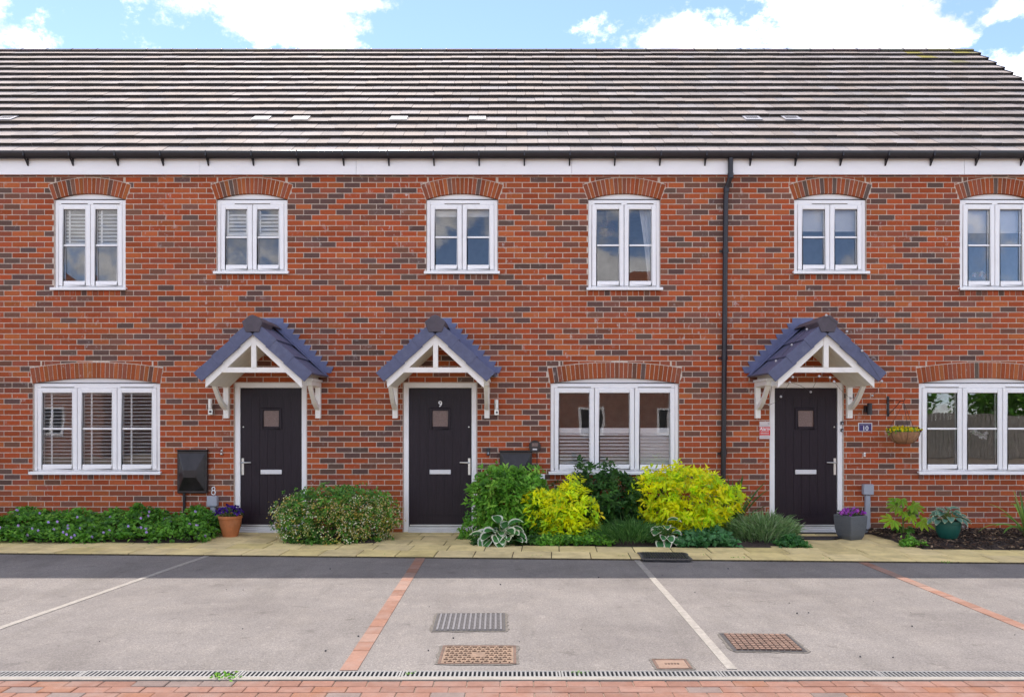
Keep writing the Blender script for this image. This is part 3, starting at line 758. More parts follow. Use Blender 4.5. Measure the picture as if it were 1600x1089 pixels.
for hi, H in enumerate(houses):
    h = empty('terraced_house', ((H['x0'] + H['x1']) / 2, 0, 0), H['label'], 'house', 'terraced houses'); HOUSE.append(h)
    ops = []
    for a, b, ys, kind in H['ups']:
        zb = round((wz(ys) - ZOFF) / COURSE) * COURSE + ZOFF
        o = Opening(wx(a), wx(b), zb - 0.0, wz(312), 0.085); o.kind = kind; o.up = True; ops.append(o)
    a, b = H['low']; zb = round((wz(741) - ZOFF) / COURSE) * COURSE + ZOFF
    o = Opening(wx(a), wx(b), zb, wz(599), 0.075); o.kind = 'low'; o.up = False; ops.append(o)
    a, b = H['door']; dop = Opening(wx(a), wx(b), -0.4, wz(598), 0, arch=False); dop.kind = 'door'
    wops = [Opening(q.x0, q.x1, q.z0 - 0.075, q.zs, q.rise) for q in ops] + [dop]     # brickwork also leaves out the sill course
    wall = wall_sheet(h, H['x0'], H['x1'], ops + [dop])
    lay_bricks(h, wall, H['x0'], H['x1'], wops, H['sing'])
    shell(h, H['x0'], H['x1'], hi == 3)
    for q in ops:
        arch_bricks(wall, q, 19 if q.up else 30)
        sill_bricks(h, q.x0 - 0.01, q.x1 + 0.01, q.z0)
        window(h, q.x0 + 0.004, q.x1 - 0.004, q.z0 + 0.05, q.zs, q, 2 if q.up else 3, bar=not (hi == 2 and not q.up),
               vents=(0, 1) if q.up else (0, 2), single_vent=(q.kind == 'one'))
    door(h, dop.x0 + 0.003, dop.x1 - 0.003, dop.zs, H['hr'], '9' if hi == 2 else None)
    canopy(h, H['can'])
    roof(h, H['x0'], H['x1'], hi == 3)
    eaves(h, H['x0'], (8.6 if hi == 3 else H['x1']))
    H['ops'] = ops

# downpipe between the middle and the right house
h = HOUSE[3]; xp = wx(1132.5); mb = MB()
mb.tube([(xp + 0.045, -0.128, 5.15), (xp + 0.045, -0.128, 4.93), (xp + 0.04, -0.12, 4.88), (xp + 0.01, -0.06, 4.76), (xp + 0.005, -0.05, 4.70), (xp, -0.048, 4.6), (xp - 0.04, -0.048, 0.05)], 0.034, 14)
dp = mb.build('downpipe', 'black', h, smooth=True)
for z in (4.91, 4.74, 3.9, 2.42, 1.1):
    x = xp - 0.04 * (4.6 - z) / 4.55 if z < 4.6 else (xp + 0.045 if z > 4.8 else xp + 0.007)
    y = -0.048 if z < 4.6 else (-0.124 if z > 4.8 else -0.055)
    mb = MB(); mb.tube([(x, y, z - 0.035), (x, y, z + 0.035)], 0.041, 14)
    if z < 4.6: mb.box(x - 0.075, x + 0.055, -0.03, -0.002, z - 0.014, z + 0.014)
    mb.build('pipe_clip', 'black', dp, smooth=True)

# ------------------------------------------------------------------ ground
def sheet(name, pts, z, mat, **kw):
    mb = MB(); mb.prismz(pts, z - 0.05, z); return mb.build(name, mat, None, **kw)
sheet('ground', [(-400, -400), (400, -400), (400, 400), (-400, 400)], -0.14, 'grass', kind='structure')
A0 = gp(0, 863); A1 = gp(1600, 878); ang = math.atan2(A1[1] - A0[1], A1[0] - A0[0]); ux, uy = math.cos(ang), math.sin(ang)
py0 = A0[1] - A0[0] * math.tan(ang)                        # front edge of the path at x = 0
CH_Y0 = gp(800, 1053.0)[1]; CH_Y1 = gp(800, 1043.5)[1]     # drain channel
sheet('car_park', [(-24, CH_Y1 + 0.012), (24, CH_Y1 + 0.012), (24, 0.4), (-24, 0.4)], -0.022, 'asphalt', kind='structure')
sheet('road', [(-60, -30), (60, -30), (60, CH_Y0 - 0.05), (-60, CH_Y0 - 0.05)], -0.027, 'sand', kind='structure')

# buff slab path along the beds, branching to the doors
bed = MB()
for z0, (xa, xb) in ((0, (-9, 9)),):
    P = [(xa, py0 + xa * uy / ux), (xb, py0 + xb * uy / ux), (xb, 0.05), (xa, 0.05)]; bed.prismz(P, -0.06, -0.006)
path = bed.build('path', 'jointdirt', None, kind='structure')
slab_meshes = []
for i in range(14):
    mb = MB(); v = rnd.uniform(0.88, 1.1); mb.col = (0.70 * v, 0.565 * v, 0.275 * v * rnd.uniform(0.88, 1.1))
    w, d = 0.439, 0.389; mb.box(0, w, 0, d, -0.03, 0.0)
    slab_meshes.append(mb.mesh('paving_slab', 'slab', bevel=0.004, colors=True)[0])
doors_x = [(-4.06, -2.85), (-1.72, -0.42), (3.42, 4.86)]
for r in range(5):
    for n in range(-20, 20):
        u = (n + 0.5) * 0.45 + (0.225 if r % 2 else 0) * 0.4; v = (r + 0.5) * 0.40
        x = u * ux - v * uy; y = py0 + u * uy + v * ux
        if y > 0.16: continue
        if r >= 2 and not any(a - 0.3 < x < b + 0.3 for a, b in doors_x): continue
        o = bpy.data.objects.new('paving_slab', slab_meshes[rnd.randrange(14)])
        finish(o, (x, y, -0.012 + rnd.uniform(-0.003, 0.003)), path)
        o.rotation_euler = (rnd.uniform(-0.006, 0.006), rnd.uniform(-0.006, 0.006), ang + rnd.uniform(-0.008, 0.008))

# block paving beyond the drain
BP0 = CH_Y0 - 0.062
block_meshes = []
for i in range(20):
    mb = MB(); r = rnd.random(); v = rnd.uniform(0.85, 1.12)
    c = (0.215, 0.112, 0.083) if r < 0.6 else ((0.245, 0.115, 0.072) if r < 0.72 else (0.18, 0.136, 0.122))
    mb.col = tuple(q * v for q in c); mb.box(0, 0.197, 0, 0.097, 0, 0.06)
    block_meshes.append((mb.mesh('paving_block', 'block', bevel=0.004, colors=True)[0], mb.col))
roadobj = bpy.data.objects['road']; rest = MB()
for r in range(40):
    y = BP0 - 0.05 - r * 0.1005
    for n in range(-45, 45):
        x = n * 0.2015 + 0.1 * (r % 2) + 0.03 + (r * 0.031 if r % 3 == 0 else 0)
        me, c = block_meshes[rnd.randrange(20)]
        if r < 4 and abs(x) < 2.9 + 0.3: 
            o = bpy.data.objects.new('paving_block', me); finish(o, (x, y, -0.05 + rnd.uniform(-0.002, 0.002)), roadobj)
        else: rest.col = c; rest.box(x - 0.0985, x + 0.0985, y - 0.0485, y + 0.0485, -0.08, -0.02 + rnd.uniform(-0.002, 0.002))
rest.build('block_paving', 'block', roadobj, colors=True, kind='stuff')

# drain channel with steel gratings
ch = empty('drain_channel', (0, (CH_Y0 + CH_Y1) / 2, -0.02), 'long steel slotted drain channel between grey car park and red block paving', 'drain')
MB().box(-9, 9, CH_Y0 - 0.0, CH_Y1, -0.16, -0.10).build('channel', 'iron', ch)
mb = MB(); mb.box(-9, 9, CH_Y0 - 0.055, CH_Y0 - 0.004, -0.12, -0.014); mb.build('concrete_edging', 'concrete', ch)
for i in range(-8, 8):
    x0, x1 = i * 1.0 + 0.31, i * 1.0 + 1.305
    mb = MB(); z1 = -0.016 + rnd.uniform(-0.002, 0.002)
    mb.box(x0, x1, CH_Y0, CH_Y0 + 0.013, -0.10, z1); mb.box(x0, x1, CH_Y1 - 0.013, CH_Y1, -0.10, z1); mb.box(x0, x0 + 0.012, CH_Y0 + 0.013, CH_Y1 - 0.013, -0.05, z1); mb.box(x1 - 0.012, x1, CH_Y0 + 0.013, CH_Y1 - 0.013, -0.05, z1)
    g = mb.build('grating', 'galv', ch)
    mb = MB()
    for j in range(1, 36):
        x = x0 + j * 0.0277; mb.box(x - 0.006, x + 0.006, CH_Y0 + 0.013, CH_Y1 - 0.013, -0.04, z1 - 0.001)
    mb.build('grating_bars', 'galv', g, kind='stuff')

# parking bay lines
def bay_line(name, p0, p1, width, piece, mat, label, cols=None):
    p0, p1 = Vector((p0[0], p0[1], 0)), Vector((p1[0], p1[1], 0)); L = (p1 - p0).length; t = (p1 - p0) / L; a = math.atan2(t.y, t.x)
    e = empty(name, (p1.x, p1.y, -0.02), label, 'bay line', 'parking bay lines')
    n = int(L / piece)
    for i in range(n):
        c = p0 + t * ((i + 0.5) * L / n)
        mb = MB(); mb.col = (1, 1, 1)
        if cols: k = rnd.choice(cols); v = rnd.uniform(0.9, 1.1); mb.col = tuple(q * v for q in k)
        l = L / n - 0.004; mb.box(-l / 2, l / 2, -width / 2, width / 2, -0.05, 0.0)
        me, ce = mb.mesh('line_block', mat, colors=bool(cols))
        o = bpy.data.objects.new('line_block', me); finish(o, (c.x, c.y, -0.043 + rnd.uniform(0, 0.002)), e)
        o.rotation_euler = (0, 0, a + rnd.uniform(-0.006, 0.006))
red = [(0.235, 0.13, 0.095), (0.26, 0.148, 0.11), (0.225, 0.118, 0.083), (0.25, 0.16, 0.125)]
def ynear(x): return py0 + x * uy / ux - 0.003
yc = CH_Y1 + 0.012
bay_line('brick_bay_line', (-1.05, ynear(-1.05)), (-1.04, yc), 0.112, 0.2, 'block', 'straight line of red paving bricks on the car park, nearest the middle house door', red)
bay_line('brick_bay_line', (3.91, ynear(3.91)), (3.94, yc), 0.108, 0.2, 'block', 'line of red paving bricks running off to the lower right edge of the car park', red)
bay_line('pale_bay_line', (1.415, ynear(1.415)), (1.408, yc + 0.03), 0.064, 0.9, 'palestone', 'pale stone line on the car park, right of the square iron covers')
xl0, xl1 = -3.56, -4.03
bay_line('pale_bay_line', (xl0, ynear(xl0)), (xl1, yc), 0.062, 0.9, 'palestone', 'thin pale stone line crossing the left side of the car park')

# manhole covers
def cover(name, x0, x1, y0, y1, label, kind, rot=0.0):
    cx, cy = (x0 + x1) / 2, (y0 + y1) / 2; w, d = (x1 - x0) / 2, (y1 - y0) / 2
    e = empty(name, (cx, cy, -0.02), label, 'manhole cover')
    fr = MB(); t = 0.016; z0, z1 = -0.05, -0.016
    fr.box(-w - t, -w, -d - t, d + t, z0, z1); fr.box(w, w + t, -d - t, d + t, z0, z1); fr.box(-w, w, -d - t, -d, z0, z1); fr.box(-w, w, d, d + t, z0, z1)
    pl = MB(); pl.box(-w + 0.003, w - 0.003, -d + 0.003, d - 0.003, -0.05, -0.018)
    st = MB()
    if kind == 'bars':
        n = 13
        for i in range(n):
            x = -w + 0.018 + (2 * w - 0.036) * i / (n - 1); st.box(x - 0.008, x + 0.008, -d + 0.006, d - 0.006, -0.018, -0.011)
        for i in range(n - 1):
            for j in range(11):
                x = -w + 0.018 + (2 * w - 0.036) * (i + 0.5) / (n - 1); y = -d + 0.03 + (2 * d - 0.06) * j / 10
                st.add([(x - 0.010, y - 0.011, -0.013), (x - 0.004, y - 0.011, -0.013), (x + 0.010, y + 0.011, -0.013), (x + 0.004, y + 0.011, -0.013)], [(0, 1, 2, 3)])
        mats = ('iron', 'iron', 'ironworn')
    elif kind == 'tread':
        nx, ny = 15, 8
        for i in range(nx):
            for j in range(ny):
                x = -w + 0.03 + (2 * w - 0.06) * i / (nx - 1) ; y = -d + 0.03 + (2 * d - 0.06) * j / (ny - 1)
                if abs(x) < 0.05 and abs(y) < 0.04: continue
                if (i + j) % 2: st.box(x - 0.014, x + 0.014, y - 0.005, y + 0.005, -0.018, -0.011)
                else: st.box(x - 0.005, x + 0.005, y - 0.019, y + 0.019, -0.018, -0.011)
        mats = ('rustdark', 'rust', 'rust')
    elif kind == 'grid':
        nx, ny = 11, 9
        for i in range(nx):
            for j in range(ny):
                x = -w + 0.028 + (2 * w - 0.056) * i / (nx - 1); y = -d + 0.028 + (2 * d - 0.056) * j / (ny - 1)
                st.box(x - 0.016, x + 0.016, y - 0.016, y + 0.016, -0.018, -0.008)
        mats = ('iron', 'iron', 'ruststud')
    elif kind == 'grate':
        n = 16
        for i in range(n):
            x = -w + 0.02 + (2 * w - 0.04) * i / (n - 1); st.box(x - 0.008, x + 0.008, -d + 0.01, d - 0.01, -0.018, -0.008)
        mats = ('iron', 'black', 'iron')
    else:
        for i in range(5): st.box(-0.045 + i * 0.02, -0.032 + i * 0.02, -0.008, 0.012, -0.018, -0.0145)
        mats = ('rustdark', 'rust2', 'rustdark')
    su = MB(); P = []
    for i in range(40):                            # grit and broken tarmac gathered round the frame
        a = 2 * math.pi * i / 40; ca_, sa_ = math.cos(a), math.sin(a); k = 1 / max(abs(ca_) / (w + 0.03), abs(sa_) / (d + 0.03))
        P.append((ca_ * k * rnd.uniform(0.99, 1.06) , sa_ * k * rnd.uniform(0.99, 1.06)))
    su.prismz(P, -0.03, -0.0185)
    for nm, q, mt in (('surround', su, 'coverdirt'), ('frame', fr, mats[0]), ('plate', pl, mats[1]), ('tread', st, mats[2])):
        c, s = math.cos(rot), math.sin(rot)
        q.v = [(cx + a * c - b * s, cy + a * s + b * c, zz) for a, b, zz in q.v]
        q.build(nm, mt, e, kind='stuff' if nm == 'tread' else None)
M['coverdirt'] = plain('cover_dirt', (0.11, 0.10, 0.088), 0.95, vary=0.45, scale=70)
M['rust2'] = plain('flat_rusty_iron', (0.22, 0.145, 0.105), 0.85, vary=0.12, scale=25, bmp=0.2)
Yd = lambda d: d + CAM_Y
cover('manhole_cover', -0.59, -0.07, Yd(5.90), Yd(6.40), 'grey ribbed iron manhole cover in the middle of the car park', 'bars', 0.02)
cover('manhole_cover', -0.47, 0.012, Yd(5.11), Yd(5.49), 'square rusty brown manhole cover below the grey ribbed one', 'tread')
cover('manhole_cover', 1.55, 2.02, Yd(5.38), Yd(5.79), 'rusty studded manhole cover right of the pale line', 'grid', -0.04)
cover('inspection_cover', 0.945, 1.14, Yd(5.01), Yd(5.18), 'small flat brown inspection cover next to the drain channel', 'flat')
cover('gully_grate', 1.50, 1.99, Yd(8.74), Yd(9.12), 'dark slotted gully grate set in the edge of the buff path', 'grate', ang)
# the gully sits in the path, so raise it to path level
for o in bpy.data.objects:
    if o.name.startswith('gully_grate'): o.location.z += 0.035

# soil beds
def soil(name, pts, h, label, mat='soil', chips=0):
    xs = [p[0] for p in pts]; x0, x1 = min(xs), max(xs); nx = max(6, int((x1 - x0) / 0.09)); ny = 16
    def front(x):
        f = [p for p in pts]
        for (a, b), (c, d) in zip(f, f[1:]):
            if a <= x <= c + 1e-6: return b + (d - b) * (x - a) / max(1e-6, c - a)
        return f[-1][1]
    vs = []; fs = []
    for i in range(nx + 1):
        x = x0 + (x1 - x0) * i / nx; yf = front(x)
        for j in range(ny + 1):
            y = yf + (0.002 - yf) * j / ny; e = min(1, min(i, nx - i) / 2.0 + 0.0, min(j, 99) / 3.0)
            z = -0.03 + e * (h + 0.03) + (mnoise.noise(Vector((x * 7, y * 7, 1.3))) * 0.018 + mnoise.noise(Vector((x * 23, y * 23, 4.3))) * 0.010) * e
            vs.append((x, y, z))
    for i in range(nx):
        for j in range(ny): a = i * (ny + 1) + j; fs.append((a, a + ny + 1, a + ny + 2, a + 1))
    mb = MB(); mb.add(vs, fs); o = mb.build(name, mat, None, smooth='all', label=label, kind='structure')
    if chips:
        ch = MB()
        for _ in range(chips):
            x = rnd.uniform(x0 + 0.03, x1); yf = front(x); y = rnd.uniform(yf + 0.02, -0.02)
            e = min(1, (y - yf) / 0.2); z = h * e + 0.006; a = rnd.uniform(0, 3.14); l = rnd.uniform(0.012, 0.045); w = rnd.uniform(0.004, 0.011)
            v = rnd.random(); ch.col = (0.30, 0.21, 0.13) if v < 0.10 else ((0.10, 0.06, 0.04) if v < 0.4 else (0.03, 0.022, 0.018))
            t = rnd.uniform(-0.4, 0.4); c, s = math.cos(a), math.sin(a)
            ch.add([(x + p * c - q * s, y + p * s + q * c, z + p * t + r) for p, q, r in ((-l, -w, 0), (l, -w, 0), (l, w, 0.003), (-l, w, 0.003), (-l, -w, 0.008), (l, -w, 0.008), (l, w, 0.01), (-l, w, 0.01))],
                   [(4, 5, 6, 7), (0, 1, 5, 4), (1, 2, 6, 5), (2, 3, 7, 6), (3, 0, 4, 7)])
        ch.build('bark_mulch', 'bark', o, colors=True, kind='stuff')
    return o
soil('soil_bed', [(-9.2, -0.72), (-6.0, -0.93), (-3.98, -1.03)], 0.04, 'soil bed under the low green plants')
soil('soil_bed', [(-2.98, -1.02), (-1.64, -1.06)], 0.04, 'soil bed under the flowering shrub')
soil('soil_bed', [(-0.52, -1.05), (1.3, -1.18), (3.62, -1.3)], 0.04, 'soil bed under the yellow shrubs')
soil('soil_bed', [(4.82, -1.18), (5.1, -1.42), (9.0, -1.72)], 0.05, 'bark mulch bed by the right house', chips=3200)

# ------------------------------------------------------------------ plants
def norm(a): return a / np.maximum(1e-9, np.linalg.norm(a, axis=-1, keepdims=True))
def leaves(base, d, L, W, col, fold=0.25, droop=0.25, name='foliage', parent=None, mat='leaf', kind=None, **kw):
    """one mesh of single folded leaves; base, d: (N,3); L, W: (N,); col: (N,3)"""
    N = len(base); d = norm(d); up = norm(nrg.normal(size=(N, 3)) * 0.33 + np.array([0, -0.7, 0.8]))
    s = norm(np.cross(d, up)); nn = np.cross(s, d)
    L = L[:, None]; W = W[:, None]
    mid = base + d * L * 0.5 - nn * W * fold * 0.5
    ml = base + d * L * 0.42 + s * W * 0.5 + nn * W * fold * 0.5; mr_ = base + d * L * 0.42 - s * W * 0.5 + nn * W * fold * 0.5
    tip = base + d * L - np.array([0, 0, 1.0]) * L * droop * 0.4
    v = np.stack([base, ml, mid, mr_, tip], 1).reshape(-1, 3)
    t = np.array([[0, 2, 1], [0, 3, 2], [1, 2, 4], [2, 3, 4]]); f = (t[None] + (np.arange(N) * 5)[:, None, None]).reshape(-1, 3)
    ce = (v.min(0) + v.max(0)) / 2
    me = bpy.data.meshes.new(name); me.from_pydata((v - ce).tolist(), [], f.tolist()); me.materials.append(M[mat])
    at = me.color_attributes.new('col', 'FLOAT_COLOR', 'POINT')
    c4 = np.concatenate([np.repeat(col, 5, 0), np.ones((N * 5, 1))], 1); at.data.foreach_set('color', c4.ravel())
    me.polygons.foreach_set('use_smooth', [True] * len(me.polygons))
    return finish(bpy.data.objects.new(name, me), Vector(ce), parent, kind=kind, **kw)
def palette(N, cols, wts, vary=0.18):
    c = np.array(cols)[nrg.choice(len(cols), N, p=np.array(wts) / sum(wts))]
    return c * nrg.uniform(1 - vary, 1 + vary, (N, 1)) * nrg.uniform(0.93, 1.07, (N, 3))

def shrub(name, c, rad, h, tips, k, L, W, cols, wts, label, cat='shrub', lobes=34, amp=0.34, spread=0.9, upb=0.5, flat=1.0, flowers=None, power=0.5, inner=0.35, seed=0, group='shrubs in the front beds', taper=0.75):
    root = empty(name, (c[0], c[1], 0.0), label, cat, group)
    rr = np.random.default_rng(100 + seed)
    bd = norm(rr.normal(size=(lobes, 3)) + np.array([0, -0.3, 0.25])); ba = rr.uniform(-0.4, 1.0, lobes) * amp
    d = norm(rr.normal(size=(tips, 3)) * np.array([1, 1, 1.0])); d[:, 1] = np.where(rr.random(tips) < 0.55, -np.abs(d[:, 1]), d[:, 1])
    d = d / (np.abs(d) ** 2.7).sum(1, keepdims=True) ** (1 / 2.7)
    f = 1 + ((np.exp(16 * (norm(d) @ bd.T - 1))) * ba).sum(1)
    depth = np.where(rr.random(tips) < inner, rr.uniform(0.45, 0.9, tips), rr.uniform(0.86, 1.03, tips))
    depth = np.where(rr.random(tips) < 0.07, rr.uniform(1.03, 1.16, tips), depth)
    zc = h * 0.48
    p = d * np.array([rad[0], rad[1], h * 0.52]) * (f * depth)[:, None]
    # square the ellipsoid off towards the ground so that the skirt reaches it
    low = p[:, 2] < 0; q = np.clip(-p[:, 2] / (h * 0.52), 0, 1)
    hor = norm(np.concatenate([d[:, :2], np.zeros((tips, 1))], 1)) * np.array([rad[0], rad[1], 0]) * (f * depth)[:, None]
    p[low, :2] = p[low, :2] * 0.35 + (hor * (1 - (1 - taper) * q[:, None]))[low, :2] * 0.65
    p = p + np.array([c[0], c[1], zc]); p[:, 2] = np.maximum(p[:, 2], 0.03); p[:, 1] = np.minimum(p[:, 1], -0.03)
    # thin some places so that the inside shows
    gap = np.array([mnoise.noise(Vector((q[0] * 6.5, q[1] * 6.5 + seed, q[2] * 6.5))) for q in p])
    keep = (gap > -0.27) | (depth < 0.8); p, d, depth = p[keep], d[keep], depth[keep]; tips = len(p)
    axis = norm(d * np.array([1, 1, 0.7]) + np.array([0, -0.12, upb]))
    N = tips * k
    A = np.repeat(axis, k, 0); B = np.repeat(p, k, 0)
    rv = norm(np.cross(A, norm(nrg.normal(size=(N, 3)))))
    ld = norm(A * nrg.uniform(0.15, 1.0, (N, 1)) + rv * spread)
    ls = L * nrg.uniform(0.5, 1.3, N); ws = W * nrg.uniform(0.75, 1.2, N)
    B = B + nrg.normal(size=(N, 3)) * L * 0.22
    tipcol = palette(tips, cols, wts); col = np.repeat(tipcol, k, 0) * nrg.uniform(0.82, 1.18, (N, 1))
    leaves(B, ld, ls, ws, col, name='foliage', parent=root, kind='stuff')
    mb = MB(); top = Vector((c[0], c[1], 0.02))
    for i in range(14):
        j = rr.integers(0, tips); e = Vector(p[j]); m = top.lerp(e, 0.5) + Vector((rr.normal() * 0.03, rr.normal() * 0.03, 0.04))
        b = top + Vector((rr.normal() * 0.05, rr.normal() * 0.04, 0)); mb.tube([b, m, e], [0.011, 0.008, 0.003], 5)
    mb.build('branches', 'stem', root)
    if flowers:
        fc, fw, nf, fs, fmask = flowers
        vis = np.where((depth > 0.86) & (d[:, 1] < 0.25) & fmask(p, c, h))[0]; rr.shuffle(vis); vis = vis[:nf]
        per = 9; N = len(vis) * per; cpos = np.repeat(p[vis] + axis[vis] * L * 0.55, per, 0) + nrg.normal(size=(N, 3)) * fs * 1.3
        fd = norm(nrg.normal(size=(N, 3)) + np.array([0, -0.6, 0.5]))
        col = np.repeat(palette(len(vis), fc, fw, 0.12), per, 0)
        leaves(cpos, fd, np.full(N, fs) * nrg.uniform(0.7, 1.3, N), np.full(N, fs * 0.9), col, name='flowers', parent=root, mat='petal', kind='stuff')
    return root

GREEN = [(0.13, 0.36, 0.035), (0.19, 0.46, 0.05), (0.08, 0.23, 0.03), (0.30, 0.58, 0.08)]
DARK = [(0.035, 0.11, 0.022), (0.055, 0.16, 0.03), (0.09, 0.23, 0.045), (0.025, 0.08, 0.02)]
YEL = [(0.90, 0.86, 0.012), (0.80, 0.86, 0.02), (0.64, 0.82, 0.02), (0.44, 0.70, 0.03), (0.90, 0.80, 0.03)]

def fl_mask(p, c, h): return (p[:, 2] < h * 0.84) & (p[:, 2] > 0.05) & (((p[:, 0] > c[0] - 0.05) & (p[:, 2] < h * 0.72)) | (nrg.random(len(p)) < 0.55))
shrub('flowering_shrub', (-2.27, -0.56), (0.71, 0.47), 0.66, 2600, 5, 0.042, 0.026, [(0.12, 0.30, 0.045), (0.17, 0.40, 0.06), (0.07, 0.19, 0.035), (0.26, 0.34, 0.07)], [4, 3, 3, 1.5],
      'low rounded green shrub dotted with cream and tan blossom between two doors', amp=0.14, taper=0.98,
      flowers=([(0.80, 0.77, 0.55), (0.52, 0.40, 0.08), (0.66, 0.56, 0.25), (0.46, 0.40, 0.10)], [2.0, 3, 2.5, 1.5], 440, 0.022, fl_mask), seed=1)
shrub('green_shrub', (-0.01, -0.42), (0.47, 0.36), 0.87, 1050, 8, 0.085, 0.032, GREEN, [4, 3, 2, 1.6], 'tall bright green shrub in front of the half hidden meter box', seed=2, amp=0.3, upb=0.7, taper=0.95)
shrub('dark_green_shrub', (1.23, -0.36), (0.56, 0.32), 0.80, 950, 8, 0.085, 0.034, DARK, [3, 3, 2, 2], 'dark green glossy shrub between the two yellow shrubs under the window', seed=3, amp=0.3, upb=0.6, taper=0.95)
shrub('yellow_shrub', (0.70, -0.66), (0.33, 0.30), 0.67, 620, 8, 0.082, 0.030, YEL, [3, 4, 3, 2, 0.4], 'smaller lime yellow shrub to the left of the dark green one', seed=14, amp=0.34, upb=0.45, group='lime yellow shrubs', taper=0.95)
shrub('yellow_shrub', (2.27, -0.55), (0.53, 0.42), 0.84, 1000, 8, 0.085, 0.031, YEL, [3.5, 4, 3, 1.5, 0.4], 'larger lime yellow shrub under the window near the black downpipe', seed=15, amp=0.26, upb=0.45, group='lime yellow shrubs', taper=0.72)

def tuft(name, c, rad, h, n, L, W, cols, wts, label, cat='plant', upright=1.0, group=None, arch=0.6, yflat=0.7):
    """upright narrow-leaved plant"""
    root = empty(name, (c[0], c[1], 0), label, cat, group)
    a = nrg.uniform(0, 2 * np.pi, n); r = np.sqrt(nrg.random(n))
    b = np.stack([c[0] + rad * 0.75 * r * np.cos(a), c[1] + rad * yflat * 0.75 * r * np.sin(a), nrg.uniform(0.02, h * 0.62, n) * (1 - 0.45 * r ** 2)], 1)
    d = np.stack([np.cos(a) * r * 0.9, np.sin(a) * r * 0.6, np.full(n, upright)], 1) + nrg.normal(size=(n, 3)) * 0.26
    b[:, 1] = np.minimum(b[:, 1], -0.03)
    leaves(b, d, L * nrg.uniform(0.5, 1.2, n) * np.where(nrg.random(n) < 0.12, 1.6, 1.0), W * nrg.uniform(0.7, 1.3, n), palette(n, cols, wts, 0.3), droop=arch, name='foliage', parent=root, kind='stuff')
    mb = MB()
    for i in range(8):
        j = nrg.integers(0, n); mb.tube([(c[0] + nrg.normal() * 0.04, c[1] + nrg.normal() * 0.03, 0.0), tuple(b[j])], [0.008, 0.003], 5)
    mb.build('stems', 'stem', root); return root
LAV = [(0.21, 0.37, 0.14), (0.28, 0.44, 0.18), (0.14, 0.27, 0.09), (0.36, 0.47, 0.26)]
tuft('lavender_bush', (1.50, -0.86), 0.62, 0.36, 3400, 0.14, 0.009, [(0.09, 0.24, 0.05), (0.14, 0.31, 0.08), (0.06, 0.17, 0.04)], [3, 3, 2], 'low fine leaved green bush in front of the dark shrub', 'lavender', group='lavender bushes')
tuft('lavender_bush', (3.22, -0.82), 0.56, 0.50, 4200, 0.145, 0.009, LAV, [3, 3, 2, 1.5], 'grey green lavender bush left of the string light door', 'lavender', group='lavender bushes')

def strap_plant(name, c, n, L, W, cols, label, spread=0.9, seed=0, cat='plant', stem_h=0.0, curve=0.8, front=0.0):
    root = empty(name, (c[0], c[1], 0), label, cat); rr = random.Random(seed)
    for i in range(n):
        a = rr.uniform(0, 2 * math.pi); out_ = rr.uniform(0.1, spread); l = L * rr.uniform(0.6, 1.1); w = W * rr.uniform(0.7, 1.1)
        h = Vector((math.cos(a), math.sin(a) * 0.7 - front, 0)); p = Vector((c[0], c[1], 0.04 + rr.uniform(0, stem_h))); d = (h * out_ + Vector((0, 0, 1.15 - out_ * 0.6))).normalized()
        side = d.cross(Vector((0, -0.3, 1))).normalized(); mb = MB(); k = rr.choice(cols); vs = []; ns = 9
        for j in range(ns + 1):
            t = j / ns; ww = w * (math.sin(math.pi * min(1, 0.18 + 0.82 * t)) ** 0.6) * 0.5 + 0.0008
            up = side.cross(d).normalized()
            vs += [p - side * ww + up * ww * 0.35, p.copy(), p + side * ww + up * ww * 0.35]
            d = (d + Vector((0, 0, -1)) * curve * out_ * t * 0.33).normalized(); p = p + d * (l / ns)
            if p.y > -0.015: p.y = -0.015
            if p.z < 0.02: p.z = 0.02
        mb.col = tuple(q * rr.uniform(0.8, 1.2) for q in k)
        mb.add(vs, [f for j in range(ns) for f in ((3 * j, 3 * j + 1, 3 * j + 4, 3 * j + 3), (3 * j + 1, 3 * j + 2, 3 * j + 5, 3 * j + 4))])
        mb.build('leaf', 'leaf', root, colors=True, smooth='all')
    MB().tube([(c[0], c[1], -0.02), (c[0], c[1], 0.06 + stem_h * 0.8)], [0.03, 0.022], 8).build('stem', 'stem', root)
    return root
strap_plant('strap_leaf_plant', (2.98, -0.30), 40, 0.82, 0.034, [(0.06, 0.17, 0.04), (0.10, 0.24, 0.05), (0.04, 0.13, 0.03)], 'dark strap leaved plant beside the foot of the black downpipe', 1.0, 3)
strap_plant('spiky_plant', (6.62, -0.78), 28, 0.66, 0.042, [(0.22, 0.40, 0.06), (0.30, 0.48, 0.08), (0.14, 0.28, 0.05)], 'spiky green strap leaved plant at the right end of the mulch bed', 1.25, 9, stem_h=0.12, curve=0.8, front=0.15)

